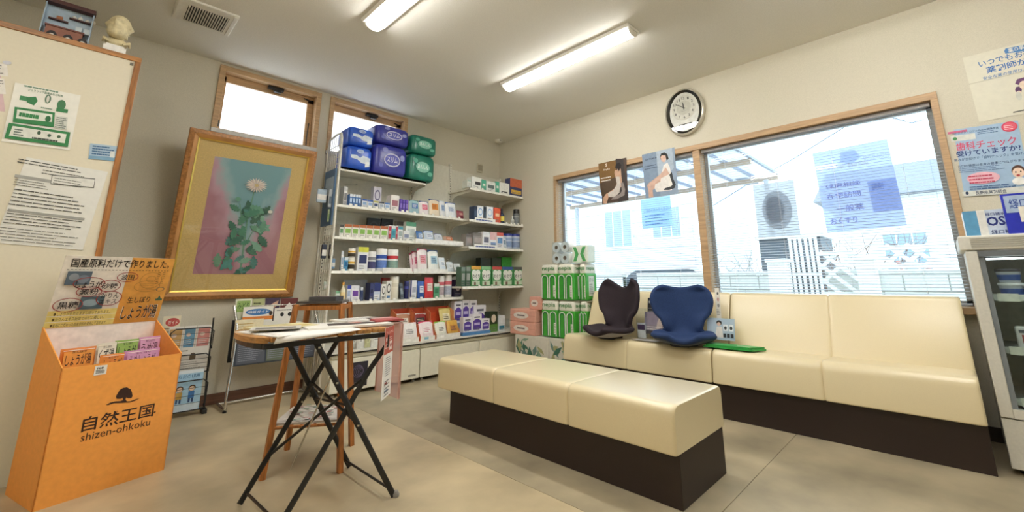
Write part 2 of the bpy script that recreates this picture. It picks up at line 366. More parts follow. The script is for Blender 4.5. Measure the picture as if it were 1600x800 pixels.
# ---- two small awning windows in wall_back
def awning(n, o, label):
    x0, x1, z0, z1 = o
    W = thing('window_%d' % n, label, 'window', ((x0+x1)/2, WY, z0)); del W['category']; W['kind'] = 'structure'
    MB().box(x0-.045, WY-.018, z0-.05, x0, WY+.15, z1+.02, TRIMX).done('side_casing', W, bevel=.003)
    MB().box(x1, WY-.018, z0-.05, x1+.045, WY+.15, z1+.02, TRIMX).done('side_casing', W, bevel=.003)
    MB().box(x0, WY-.018, z1-.03, x1, WY+.15, z1+.02, TRIMX).done('head_casing', W, bevel=.003)
    MB().box(x0-.045, WY-.02, z0-.05, x1+.045, WY+.15, z0-.012, mat('d5d2cb', .4)).done('sill', W, bevel=.003)
    Y = WY+.075
    MB().box(x0, Y, z1-.10, x1, Y+.04, z1-.03, WOOD if 0 else TRIMX).done('sash_rail', W, bevel=.003)
    MB().box(x0, Y, z0-.012, x1, Y+.04, z0+.02, TRIMX).done('sash_rail', W, bevel=.003)
    MB().box(x0, Y, z0, x0+.03, Y+.04, z1-.05, TRIMX).done('sash_stile', W, bevel=.003)
    MB().box(x1-.06, Y, z0, x1, Y+.04, z1-.05, TRIMX).done('sash_stile', W, bevel=.003)
    MB().box(x0+.02, Y+.015, z0+.01, x1-.05, Y+.02, z1-.08, clear('frosted_glass', 'ffffff', .35)).done('pane', W)
    xm = (x0+x1)/2+.03
    h = MB().box(xm-.07, Y-.05, z1-.062, xm+.07, Y-.002, z1-.032, BLACKM).done('opener', W, bevel=.005)
    MB().box(xm-.02, Y-.06, z1-.09, xm+.045, Y-.03, z1-.06, BLACKM).done('opener_latch', h, bevel=.004)
    MB().tube([(x1-.10, Y-.005, z1-.055), (x1-.035, Y-.02, z1-.075), (x1-.01, Y-.005, z1-.06)], .006, BLACKM, 6).done('hinge_arm', W)
    MB().tube([(x1-.035, Y-.012, z0+.02), (x1-.04, Y-.02, z0+.10), (x1-.03, Y-.012, z0+.26)], .006, '4a4642', 6).done('stay_arm', W)
    MB().tube([(x0+.012, Y-.012, z0+.03), (x0+.012, Y-.012, z0+.09)], .008, BLACKM, 6).done('stay_pivot', W)
awning(2, A1, 'small wooden awning window above the flower picture')
awning(3, A2, 'small wooden awning window above the shelves with diaper packs')
# ---- partition with noticeboard face
PY = 3.55
pt = AY(222, 92, PY); px1 = pt.x; pz1 = pt.z
PN = mat('e2dac4', .8, var=.012, scale=60, bump=.15)
P = MB().box(-2.2, PY, 0, px1-.03, PY+.11, pz1-.03, PN).done('partition'); tag(P, 'cream partition with wooden edge, notices taped on it, left of the flower picture', 'partition')
MB().box(-2.2, PY-.008, pz1-.032, px1, PY+.118, pz1, WOOD).done('top_cap', P, bevel=.003)
MB().box(px1-.03, PY-.008, 0, px1, PY+.118, pz1-.032, WOODV).done('edge_cap', P, bevel=.003)
MB().box(px1-.05, PY-.004, pz1-.062, px1-.035, PY, pz1-.045, '6f6a5c').done('clip', P)
# ================================================================ benches
VIN = mat('e4d5ae', .34, var=.02, scale=350, bump=.08, coat=.9)
DARKL = mat('2b1d18', .5, var=.12, scale=400)
def cushion(name, prof, y0, y1, parent, r=.02, crown=.0, n=10):
    """upholstered block: profile in x,z swept along y, its ends pulled in round the seam"""
    m = MB(); N = len(prof); ys = []; e = [0, .004, .012, .024]
    ys = [(y0+a, k) for a, k in zip(e, (.012, .005, .0015, 0))]+[(y0+(y1-y0)*i/n, 0) for i in range(1, n)]+[(y1-a, k) for a, k in zip(e[::-1], (0, .0015, .005, .012))]
    cx = sum(p[0] for p in prof)/N; cz = sum(p[1] for p in prof)/N; vs = []
    for y, k in ys:
        for x, z in prof:
            d = math.hypot(x-cx, z-cz); vs.append((x-(x-cx)/d*k, y, z-(z-cz)/d*k))
    M = len(ys)
    m.add(vs, [(i*N+j, i*N+(j+1) % N, (i+1)*N+(j+1) % N, (i+1)*N+j) for i in range(M-1) for j in range(N)], VIN, True)
    m.add(vs[:N], [tuple(range(N-1, -1, -1))], VIN); m.add(vs[-N:], [tuple(range(N))], VIN)
    return m.done(name, parent)
def rounded(pts, rad, k=5):
    """closed x,z outline with rounded corners"""
    out = []; N = len(pts)
    for i in range(N):
        p, a, b = Vector(pts[i]), Vector(pts[i-1]), Vector(pts[(i+1) % N]); r = rad[i]
        if r <= 0: out.append(tuple(p)); continue
        u, v = (a-p).normalized(), (b-p).normalized(); p0, p1 = p+u*r, p+v*r
        for j in range(k+1):
            t = j/k; q = p0*(1-t)**2+p*2*t*(1-t)+p1*t*t; out.append(tuple(q))
    return out
# ottoman
t = thing('ottoman_bench', 'backless cream three-seat bench on a dark base in the middle of the floor', 'bench', (2.23, 1.9, 0))
MB().box(1.976, .985, 0, 2.49, 2.715, .235, DARKL).done('base', t, bevel=.003)
pr = rounded([(1.94, .222), (2.515, .222), (2.515, .428), (1.94, .432)], [.012, .012, .045, .05])[::-1]
ss = [.982, 1.60, 2.215, 2.835]
for a, b in zip(ss, ss[1:]): cushion('seat', pr, a, b, t)
# sofa against the window
def sofa(y0, ym, y1, label):
    t = thing('sofa', label, 'sofa', (3.7, ym, 0), group='high-back sofas under the wide window')
    MB().box(3.38, y0+.002, 0, 3.98, y1-.002, .25, DARKL).done('base', t, bevel=.003)
    sp = rounded([(3.345, .238), (3.98, .238), (3.98, .44), (3.80, .45), (3.375, .475)], [.012, .01, .01, 0, .06])[::-1]
    bp = rounded([(3.73, .42), (4.0, .42), (4.0, .872), (3.90, .872)], [.01, .01, .02, .035])[::-1]
    for a, b in ((y0, ym), (ym, y1)):
        cushion('seat', sp, a, b, t); cushion('backrest', bp, a, b, t)
    return t
sofa(-.035, .67, 1.366, 'long cream high-back sofa, right one, empty but for the green board at its left end')
sofa(1.374, 2.10, 2.80, 'cream high-back sofa, left one, carrying the two posture seats')
# ================================================================ clock
c = AX(1071, 176, WX); t = thing('wall_clock', 'oval silver-rimmed wall clock above the wide window', 'clock', (WX, c.y, c.z))
T = frameT((WX, c.y, c.z), (0, -1, 0), (0, 0, 1)); a_, b_ = .203, .25
def oval(m, a, b, z0, z1, a2, b2, mt, n=40):
    vs = [(a*math.cos(2*math.pi*i/n), b*math.sin(2*math.pi*i/n), z0) for i in range(n)]+[(a2*math.cos(2*math.pi*i/n), b2*math.sin(2*math.pi*i/n), z1) for i in range(n)]
    m.add(vs, [(i, (i+1) % n, n+(i+1) % n, n+i) for i in range(n)], mt, True); return m
def disc(m, a, b, z, mt, n=40, cy=0, cx=0): return m.add([(cx+a*math.cos(2*math.pi*i/n), cy+b*math.sin(2*math.pi*i/n), z) for i in range(n)], [tuple(range(n))], mt)
SILV = mat('d8d4c8', .28, .6, var=0)
m = MB(); oval(m, a_, b_, 0, .045, a_, b_, SILV); oval(m, a_, b_, .045, .055, a_-.012, b_-.012, SILV); oval(m, a_-.012, b_-.012, .055, .045, a_-.018, b_-.018, SILV); m.done('rim', t, T=T)
m = MB(); oval(m, a_-.018, b_-.018, .045, .030, a_-.052, b_-.045, mat('15140f', .2)); disc(m, a_-.018, b_-.018, .026, mat('15140f', .3)); m.done('bezel', t, T=T)
m = MB(); disc(m, a_-.05, b_-.043, .031, mat('cfcfc6', .35)); F0 = m.done('face', t, T=T)
m = MB(); disc(m, .128, .128, .0315, mat('c9c8bc', .5), cy=.045); disc(m, .075, .075, .0318, mat('bdbcae', .5), cy=.045); oval(m, .13, .13, .031, .033, .126, .126, SILV); v_ = m.v
m.v = [(x, y+(.045 if i >= 82*0+len(v_)-80 else 0), z) for i, (x, y, z) in enumerate(v_)]; m.done('dial', t, T=T)
m = MB()
for h in range(1, 13):
    an = math.radians(90-30*h); vs, fs = textgeo(str(h), .02); x, y = .103*math.cos(an), .045+.103*math.sin(an); ww = .016*len(str(h))
    m.add([(x+(u-.5)*ww, y+(v-.5)*.028, .0325) for u, v in vs], fs, '2a2a28')
vs, fs = textgeo('QUARTZ', .0); m.add([(-.025+u*.05, .005+v*.008, .0325) for u, v in vs], fs, '55534c'); m.done('numerals', t, T=T)
def hand(nm, ang, L, wd, z):
    an = math.radians(90-ang); d = Vector((math.cos(an), math.sin(an), 0)); q = Vector((-d.y, d.x, 0)); o = Vector((0, .045, z))
    MB().ext([o-d*.02-q*wd, o+d*L*.7-q*wd, o+d*L, o+d*L*.7+q*wd, o-d*.02+q*wd], (0, 0, .0015), BLACKM).done(nm, t, T=T)
hand('hour_hand', 354, .062, .005, .035); hand('minute_hand', 305, .098, .0035, .038)
m = MB(); n = 14; pts = [(.07*math.cos(math.pi*i/n), -.128-.062*math.sin(math.pi*i/n), .032) for i in range(n+1)]; m.ext(pts, (0, 0, .004), '3a382f')
for x, y in ((-.02, -.15), (.015, -.145), (0, -.17), (.035, -.15), (-.04, -.142)): m.lathe(x, y, .036, [(.009, 0), (.006, .004)], SILV, 8)
m.done('pendulum', t, T=T)
m = MB(); oval(m, .0, .0, .045, .045, .0, .0, CLEARP); disc(m, a_-.016, b_-.016, .048, clear('clock_glass', 'ffffff', 1, .02)); m.v = m.v[80:]; m.f = [tuple(i-80 for i in f) for f in m.f[40:]]; m.m = m.m[40:]; m.sm = m.sm[40:]; m.done('crystal', t, T=T)
# ================================================================ posters hanging on the window casing
PX = WX-.022
o, F = pxsheet('seat_poster', 'dark brown poster of a seated woman hanging on the window casing', 'poster', 'x', PX, (941, 319), (982, 313), (935, 256), '4b3a30')
F.poly([(935,256),(974,248),(977,270),(937,287)], '7a5a2c').poly([(937,287),(977,272),(980,295),(940,306)], '51402f').poly([(962,248),(974,248),(982,313),(966,316)], '3a3230')
F.poly([(964,266),(966,262),(970,264),(971,275),(972,282),(972,290),(966,298),(958,302),(951,308),(948,318),(943,318),(942,310),(947,303),(954,299),(961,294),(964,286),(962,278),(960,270),(961,266)], 'c59f86')
F.poly([(962,276),(968,276),(970,288),(968,301),(960,308),(951,308),(950,302),(958,298),(964,288)], 'c9c2bb').poly([(970,286),(974,285),(977,296),(976,305),(964,311),(955,312),(958,308),(969,303),(972,298)], '8d8480')
F.poly([(961,262),(963,256),(968,254),(971,258),(969,264),(967,268),(965,263)], '16110f').text('Style', 943, 264.5, 953, 267.5, 'e8dccb').text('S', 946, 256, 949, 261, 'e8dccb', .03)
F.lines(939, 277, 959, 286, 2, 'e8e2d8', .35, 4).end('picture')
o, F = pxsheet('seat_poster', 'pale blue poster of a woman in white on a posture seat, on the window casing', 'poster', 'x', PX, (1009, 310), (1060, 302), (1003, 242), '8d9fb5')
F.poly([(1003,242),(1025,237),(1032,306),(1009,310)], '7f93ab').poly([(1025,237),(1050,231),(1053,262),(1030,290)], 'a9b8c8')
F.poly([(1038,262),(1043,256),(1046,262),(1046,272),(1040,281),(1028,290),(1020,297),(1021,308),(1014,309),(1013,296),(1011,290),(1014,286),(1022,280),(1032,272)], 'c9a695')
F.poly([(1037,258),(1043,254),(1047,262),(1049,276),(1053,289),(1050,297),(1036,299),(1026,300),(1023,294),(1024,288),(1032,284),(1034,270)], 'e6e2de').poly([(1046,273),(1050,269),(1052,279),(1056,288),(1054,294),(1046,297),(1037,297),(1039,294),(1049,291),(1051,288)], '2b3036')
F.poly([(1046,272),(1042,264),(1040,262),(1036,268),(1026,278),(1014,288),(1014,291),(1020,290),(1032,279)], 'd0ae9d').poly([(1031,246),(1033,240),(1038,238),(1043,241),(1045,248),(1042,251),(1040,245),(1036,243),(1033,250)], '14110f').poly([(1032,246),(1034,243),(1040,243),(1041,249),(1038,254),(1034,252)], 'd6b3a1')
F.text('Style PREMIUM', 1008, 249, 1026, 252.5, '3d4a5c').lines(1007, 259, 1028, 267, 2, '43526a', .3, 5).end('picture')
# pamphlets and notices taped outside the panes, seen through the blinds
GX = WX+.152
FILM = clear('backlit_blue_paper', 'd2d8ec', .45); FILMG = clear('backlit_grey_paper', 'd6d6d9', .45); FILML = clear('backlit_pale_paper', 'cfe2f2', .45)
o, F = pxsheet('window_notice', 'large blue notice taped to the outside of the right pane', 'notice', 'x', GX, (1292.5, 363.8), (1417.5, 352.5), (1270, 240), FILM, t=.002)
def film(h): return clear('film_'+h, h, .6)
F.poly([(1313,238),(1335,234),(1345,245),(1330,257),(1312,254)], film('dbe2f0'))
F.rect(1360, 283, 1405, 333, film('c5cbe2')).text('処方せん受付', 1349, 243, 1389, 252, film('d8d9e8')).text('お薬相談', 1291, 261, 1357, 268, film('e6dcc0')).text('調剤', 1362, 287, 1380, 298, film('8d97bd'))
for tx, x0, y0, x1, y1 in (('健康相談', 1290, 289, 1345, 297), ('在宅訪問', 1292, 304, 1345, 313), ('一般薬', 1307, 322, 1350, 332), ('おくすり', 1298, 342, 1340, 352)): F.text(tx, x0, y0, x1, y1, film('8f88b4'), .03)
F.end()
o, F = pxsheet('window_notice', 'square grey faded notice taped outside, left of the blue notice', 'notice', 'x', GX, (1185, 370), (1251, 366), (1175, 290), FILMG, t=.002)
F.ell(1214, 328, 24, 31, film('c6c6ca')).ell(1211, 328, 15, 22, film('c2c2c8')).end()
o, F = pxsheet('window_notice', 'pale blue notice behind the left blind below the woman poster', 'notice', 'x', GX, (1004, 358), (1051, 353), (1003, 312), FILML, t=.002)
F.text('ご自由にお入りください', 1006, 327, 1048, 333, film('7a90b5')).lines(1008, 336, 1046, 354, 4, film('8fa3c4'), .35, 9).end()
# ================================================================ posters on wall_right, right of the window
QX = WX-.003
o, F = pxsheet('wall_poster', 'white poster with blue Japanese headline and a purple-haired figure, top right', 'poster', 'x', QX, (1530, 190.5), (1640, 170), (1503, 91), 'dcd8c6')
F.rect(1514, 131, 1640, 132.5, 'c9c4b0').text('いつでもお薬', 1529, 95.5, 1613, 106, '2f6fae', .03).text('薬剤師が対応', 1541, 105, 1640, 115.5, '2468b4', .05).text('安全な薬の使用は、おまかせ', 1536, 120.5, 1640, 126, '3a78b4', .01)
F.poly([(1569,80),(1571,76),(1640,62),(1640,74),(1571,84)], '4b82bd').text('薬の事', 1575, 76, 1600, 83, 'e6e6da', .03)
F.poly([(1586,131),(1589,124),(1600,121),(1615,121),(1615,128),(1600,128),(1592,133)], '6a3e6e').poly([(1586,140),(1588,136),(1594,135),(1597,139),(1596,144),(1587,144)], '5a3560').ell(1600, 133, 8, 7, 'e8d3c0').ell(1592, 145, 4, 3, 'e8d3c0').ell(1592, 150, 5, 7, 'cfcfc4')
F.poly([(1583,175),(1640,163),(1640,164.5),(1583,176.5)], '555550').end('picture')
m = MB(); m.add([(0, .0, .0), (0, 0, 0), (0, 0, 0)], [], '000000') if 0 else None
o, F = pxsheet('wall_poster', 'light blue dental check poster beside the window, above the fridge', 'poster', 'x', QX, (1507, 307), (1612, 300), (1475, 205), 'a4c0dc')
F.rect(1481, 206.5, 1511, 210, 'd26a8e').text('歯科医師会プロジェクト・健康増進', 1488, 207.5, 1560, 211, '44618a', .0).rect(1486, 213, 1524, 222, 'd9dcd6').ell(1492, 217, 3.5, 2.6, '3f8a50')
F.lines(1527, 203, 1560, 211, 3, '5d7da6', .35, 3).text('歯科チェック', 1494, 224, 1588, 236.5, 'e0607e', .05).text('受けていますか?', 1494, 237, 1595, 246, '263f86', .035)
F.ell(1577, 198, 13, 8, 'dd3e5c').ell(1577, 198, 11, 6.4, 'e35f76').lines(1569, 196, 1585, 204, 3, 'f0c6cc', .4, 8)
F.text('歯みがきだけで「歯科チェック」を受けよう', 1491, 248.5, 1610, 253, '42608e', .005).text('お口の健康は全身の健康につながります', 1497, 258.5, 1602, 262.5, '2e4576', .005).lines(1498, 263, 1580, 271, 3, '6b86ad', .3, 7)
F.ell(1536, 278, 27, 9.5, 'e8b4c2').lines(1514, 274, 1558, 289, 3, 'c2405e', .4, 12)
F.ell(1591, 267, 11, 9, '5b3a2c').ell(1591, 270, 9.5, 8, 'f2d5c0').ell(1587, 269, 1.3, 1.3, '2a1a14').ell(1595, 268, 1.3, 1.3, '2a1a14').ell(1591, 274, 3, 1.6, 'c24a46').ell(1593, 283, 12, 6, 'f4f4f0')
F.lines(1515, 291, 1600, 298, 2, '456597', .4, 21).poly([(1503,300),(1612,290),(1612,300),(1507,307)], 'd9dcd6').text('長野県薬剤師会', 1524, 299, 1573, 304.5, '2c3d5c', .03).ell(1511, 302, 2.6, 2.6, '2c3d5c').end('picture')
# ================================================================ notices taped on the partition
NY = PY-.003
def notice(lab, bl, br, tl, c='e9e6dc', cat='notice', nm='notice'): return pxsheet(nm, lab, cat, 'y', NY, bl, br, tl, c)
o, F = notice('green and white illustrated notice on the partition', (2, 221), (109, 235), (24, 129), 'eceae0')
F.lines(38, 131, 112, 137, 1, '6f8f78', .4, 31).text('ジェネリック医薬品をご利用', 44, 138, 98, 142, '4c7a58', .03)
F.rect(31, 149, 50, 156, '3e8a55').poly([(41,152),(56,151),(59,158),(53,165),(42,160)], '2f7d49').ell(75, 155, 5, 7, 'd8d8cc').ell(75, 155, 5, 7, '5a7a62', ring=.006).ell(96, 164, 7, 8, '3e7a50').rect(88, 168, 106, 174, '2f7d49').lines(64, 166, 84, 170, 1, '77967f', .4, 33)
F.poly([(23,167),(86,176),(84,199),(20,191)], '2f8048').poly([(27,171),(82,179),(81,191),(25,185)], 'dfe4d8').lines(30, 174, 66, 183, 1, '2f8048', .7, 34).ell(75, 186, 4.5, 5, '276b3c')
F.poly([(86,180),(106,184),(104,203),(84,200)], 'd8dad0').lines(87, 182, 104, 200, 6, '77827a', .5, 35)
F.poly([(14,192),(110,207),(106,230),(7,216)], '2f8048').poly([(20,197),(104,210),(101,224),(14,212)], 'e4e6dc').lines(22, 200, 38, 212, 3, '5a6a60', .5, 36).ell(61, 208, 3, 3, '3a5a44').ell(77, 212, 3, 2.5, '3a5a44').ell(92, 214, 3, 2.5, '3a5a44').lines(50, 213, 94, 218, 1, '44524a', .5, 37).end('picture')
o, F = notice('white typed sheet with grey heading bars low on the partition', (-10, 379), (129, 391), (22, 242), 'e6e5de')
F.lines(28, 246, 140, 255, 2, '4a4a46', .32, 41).rect(23, 272, 80, 277, 'a9a9a4').lines(66, 263, 138, 273, 2, '55554f', .28, 42).poly([(81,273),(149,279),(147,294),(79,288)], '6c6c66').poly([(82,274.5),(148,280.5),(146,292.5),(80,286.5)], 'e6e5de').lines(84, 276, 142, 288, 3, '55554f', .25, 43)
F.lines(22, 278, 77, 290, 3, '6a6a64', .25, 44).lines(18, 292, 134, 322, 5, '55554f', .25, 45).rect(12, 326, 132, 330, 'a2a29c').lines(8, 330, 130, 350, 4, '5a5a54', .25, 46).lines(-6, 352, 122, 376, 5, '63635c', .2, 47).end('print')
o, F = notice('small blue and white sticker on the partition edge', (138, 248), (181, 252), (142, 224), 'a9c2d6')
F.lines(144, 226, 178, 242, 4, '3f6a94', .5, 51).poly([(140,243),(183,246),(181,252),(138,248)], '7fa8c6').rect(172, 236, 179, 246, 'e0e4e2').end()
o, F = notice('pink-edged notice cut off by the left edge of the picture', (-60, 172), (8, 174), (-50, 82), 'd9b9bc')
F.rect(-40, 96, 12, 116, 'ebe6dd').rect(-40, 120, 8, 145, 'ebe6dd').lines(-36, 98, 10, 114, 4, '77706c', .3, 61).lines(-36, 122, 6, 143, 5, '77706c', .3, 62).ell(11, 98, 7, 3, 'cfd0d8').end('picture')
# ================================================================ picture of a white flower
pb, pt_ = WY-.035, WY-.30
BL, BR, TL, TR = AY(252, 466, pb), AY(461, 466, pb), AY(290, 198, pt_), AY(491, 236, pt_)
xc0, xc1 = (BL.x+TL.x)/2, (BR.x+TR.x)/2; zb, zt = (BL.z+BR.z)/2, (TL.z+TR.z)/2
T = frameT((xc0, pb, zb), (1, 0, 0), (0, pt_-pb, zt-zb)); pw = xc1-xc0; ph = math.hypot(pt_-pb, zt-zb)
t = thing('framed_picture', 'large wood-framed painting of a white flower, tilted forward on the wall', 'picture', T=T)
def ring(m, x0, y0, x1, y1, wd, z0, z1, z2, mt):
    o_ = [(x0,y0),(x1,y0),(x1,y1),(x0,y1)]; i_ = [(x0+wd,y0+wd),(x1-wd,y0+wd),(x1-wd,y1-wd),(x0+wd,y1-wd)]
    for k in range(4):
        a, b, c, d = o_[k], o_[(k+1) % 4], i_[(k+1) % 4], i_[k]
        m.add([(*a, z0), (*b, z0), (*c, z0), (*d, z0), (*a, z1), (*b, z1), (*c, z2), (*d, z2)], [(3,2,1,0),(4,5,6,7),(0,1,5,4),(1,2,6,5),(2,3,7,6),(3,0,4,7)], mt)
    return m
FW1, FW2 = mat('b37c46', .4, var=.2, scale=5, stretch=(12, 12, 12)), mat('c08a50', .38, var=.15, scale=5)
ring(MB(), 0, 0, pw, ph, .035, -.02, .018, .028, FW1).done('frame_outer', t, T=T, bevel=.003)
ring(MB(), .035, .035, pw-.035, ph-.035, .03, -.02, .026, .014, FW2).done('frame_inner', t, T=T, bevel=.003)
ring(MB(), .065, .065, pw-.065, ph-.065, .012, -.01, .018, .012, mat('e0bf62', .3, .7, var=0)).done('gilt_slip', t, T=T)
MB().box(.02, .02, -.022, pw-.02, ph-.02, -.005, '8a6a3a').done('backing', t, T=T)
MATB = mat('d0b473', .6, var=.06, scale=90)
mm = MB().box(.07, .07, -.005, pw-.07, ph-.07, .0, MATB).done('mat_board', t, T=T)
# painting itself: procedural wash of teal over dusty rose
pm = bpy.data.materials.new('painting'); pm.use_nodes = True; N_ = pm.node_tree.nodes; L_ = pm.node_tree.links; B_ = N_['Principled BSDF']; B_.inputs['Roughness'].default_value = .5
tc = N_.new('ShaderNodeTexCoord'); sp = N_.new('ShaderNodeSeparateXYZ'); L_.new(tc.outputs['Generated'], sp.inputs[0]); no = N_.new('ShaderNodeTexNoise'); no.inputs['Scale'].default_value = 4; no.inputs['Detail'].default_value = 8; L_.new(tc.outputs['Generated'], no.inputs['Vector'])
def mth(op, a, b=None):
    q = N_.new('ShaderNodeMath'); q.operation = op
    for i, v in enumerate((a, b)):
        if v is None: continue
        if isinstance(v, (int, float)): q.inputs[i].default_value = v
        else: L_.new(v, q.inputs[i])
    return q.outputs[0]
dx = mth('ABSOLUTE', mth('SUBTRACT', sp.outputs['X'], .55)); v1 = mth('ADD', mth('MULTIPLY', dx, -2.0), mth('MULTIPLY', sp.outputs['Y'], 1.25)); v2 = mth('ADD', v1, mth('MULTIPLY', no.outputs['Fac'], 1.0))
cr = N_.new('ShaderNodeValToRGB'); L_.new(v2, cr.inputs[0]); e = cr.color_ramp.elements; e[0].position = .3; e[0].color = lin('a87884'); e[1].position = 1.25 if 0 else 1.0; e[1].color = lin('749fa6')
q = cr.color_ramp.elements.new(.6); q.color = lin('b794a1'); q = cr.color_ramp.elements.new(.8); q.color = lin('8fadb0'); L_.new(cr.outputs[0], B_.inputs['Base Color'])
qx0, qx1, qy0, qy1 = .195, pw-.195, .21, ph-.2
art = MB().box(qx0, qy0, 0, qx1, qy1, .001, pm).done('painting', t, T=T)
Tq = T @ Matrix.Translation((0, 0, .0012)); F = Flat(T @ Matrix.Translation((qx0, qy0, .001)), qx1-qx0, qy1-qy0, art, px=False); fw_, fh_ = qx1-qx0, qy1-qy0
G1, G2, G3 = '4a8068', '64957c', '3d6a57'
def leaf(cx, cy, L, ang, c, jag=5):
    a = math.radians(ang); pts = []
    for k in range(jag*2+1):
        u = k/(jag*2); wd = .32*L*math.sin(math.pi*min(1, u*.9+.08))*(1 if k % 2 else .55); pts.append((u*L, wd))
    pts = pts+[(u, -v) for u, v in pts[::-1]]
    F.poly([(cx+(u*math.cos(a)-v*math.sin(a))/fw_, max(.004, cy+(u*math.sin(a)+v*math.cos(a))/fh_)) for u, v in pts], c)
for (x0, y0, x1, y1, wd) in ((.56, 0, .53, .45, .007), (.53, .45, .55, .76, .005), (.53, .3, .40, .62, .004), (.55, .25, .72, .55, .004)):
    F.poly([(x0-wd/fw_, y0), (x0+wd/fw_, y0), (x1+wd/fw_, y1), (x1-wd/fw_, y1)], G2)
rr = random.Random(3)
for i in range(46):
    y = rr.uniform(.02, .62); x = .55+rr.uniform(-.30, .30)*(1.05-y); leaf(x, y, rr.uniform(.06, .13), rr.uniform(0, 360), rr.choice([G1, G2, G3, '7aa892', '4f8780']))
for k in range(44):
    a = 2*math.pi*k/22+(.14 if k >= 22 else 0); r1 = (.088 if k < 22 else .06); cx, cy = .56, .80
    F.poly([(cx+.01*math.cos(a)/fw_, cy+.006*math.sin(a)/fh_), (cx+r1*.7*math.cos(a-.1)/fw_, cy+r1*.55*math.sin(a-.1)/fh_), (cx+r1*math.cos(a)/fw_, cy+r1*.75*math.sin(a)/fh_), (cx+r1*.7*math.cos(a+.1)/fw_, cy+r1*.55*math.sin(a+.1)/fh_)], 'e6dccf' if k % 2 else 'd5c6bc')
F.ell(.56, .80, .03, .014, 'c9b483').ell(.36, .66, .035, .018, G2).ell(.80, .575, .03, .016, 'cfd0c4'); F.end('brushwork')
MB().box(.06, .06, .006, pw-.06, ph-.06, .009, clear('picture_glass', 'ffffff', 1, .015)).done('glazing', t, T=T)
# ================================================================ things on top of the partition
a, b = AY(62, 42, PY+.03), AY(135, 64, PY+.03); z0 = pz1; c0 = AY(79, 0, PY+.03)
t = thing('kitchen_diorama', 'small paper model of a blue kitchen with stove on the partition top', 'model', ((a.x+b.x)/2, PY+.05, z0))
x0, x1 = a.x, b.x+.01; hh = c0.z-z0+.01; y_ = PY+.07
MB().box(x0, y_, z0, x1, y_+.006, z0+hh, 'a9bccb').done('back_panel', t)
MB().box(x0-.0, PY+.03, z0, x0+.005, y_, z0+hh*.9, '9fb3c4').done('side_panel', t)
MB().box(x1-.005, PY+.03, z0, x1, y_, z0+hh*.9, '9fb3c4').done('side_panel', t)
MB().box(x0-.004, PY+.02, z0+hh-.02, x1+.004, y_+.006, z0+hh+.004, '47201c').done('roof_board', t)
MB().box(x0+.02, PY+.05, z0+hh*.52, x0+.10, y_, z0+hh*.55, '4a2420').done('shelf', t)
MB().box(x0+.10, PY+.05, z0+hh*.66, x1-.01, y_, z0+hh*.69, '4a2420').done('shelf', t)
for i, x in enumerate((x0+.12, x0+.145, x0+.175, x0+.20)):
    h_ = .02+.006*(i % 2); MB().lathe(x, PY+.06, z0+hh*.69, [(.004, 0), (.011, .006), (.011, h_*.6), (.003, h_*.8), (.003, h_)], 'e5e3dc', 10).done('crockery', t)
MB().box(x0+.05, PY+.055, z0+hh*.55, x0+.075, y_-.002, z0+hh*.55+.022, '9b5f35').done('bread_box', t)
m = MB().box(x0+.02, PY+.03, z0, x1-.03, y_-.001, z0+hh*.28, '8d5a48').done('stove', t); MB().box(x0+.015, PY+.025, z0+hh*.28, x1-.025, y_-.001, z0+hh*.32, '6d3d30').done('worktop', t)
for x in (x0+.05, x0+.115, x0+.175):
    pts = [(x+.023*math.cos(math.pi*i/8), PY+.029, z0+.004+.035*math.sin(math.pi*i/8)) for i in range(9)]; MB().ext(pts, (0, .004, 0), '1d1210').done('oven_arch', t)
    MB().lathe(x, PY+.027, z0+.003, [(.010, 0), (.013, .006), (.008, .014)], 'd8d5cc', 10).done('pot', t)
for x in (x0+.135, x0+.17): MB().box(x, PY+.04, z0+hh*.32, x+.026, PY+.05, z0+hh*.32+.034, 'c6d2d8').done('canister', t)
# bust
p = AY(181, 72, PY+.055); bz = pz1; t = thing('plaster_bust', 'small plaster bust of a bearded bald man on a white plinth, on the partition top', 'bust', (p.x, p.y, bz))
PL = mat('dccfa6', .6, var=.08, scale=60); bx_, by_ = p.x, p.y
MB().box(bx_-.055, by_-.045, bz, bx_+.05, by_+.045, bz+.04, mat('f0eee8', .4)).box(bx_-.045, by_-.04, bz+.04, bx_+.04, by_+.04, bz+.052, mat('f0eee8', .4)).done('plinth', t, bevel=.002)
hz = bz+.052
m = MB(); prof = [(.034, 0), (.048, .012), (.056, .026), (.048, .042), (.030, .055), (.026, .075), (.026, .10)]
m.lathe(bx_, by_, hz, prof, PL, 24, 1.0, .62); m.done('shoulders', t)
for sgn in (-1, 1): MB().tube([(bx_+sgn*.062, by_-.01, hz+.015), (bx_+sgn*.056, by_-.035, hz+.03), (bx_+sgn*.03, by_-.04, hz+.012)], [.006, .012, .006], PL, 8).done('drapery', t)
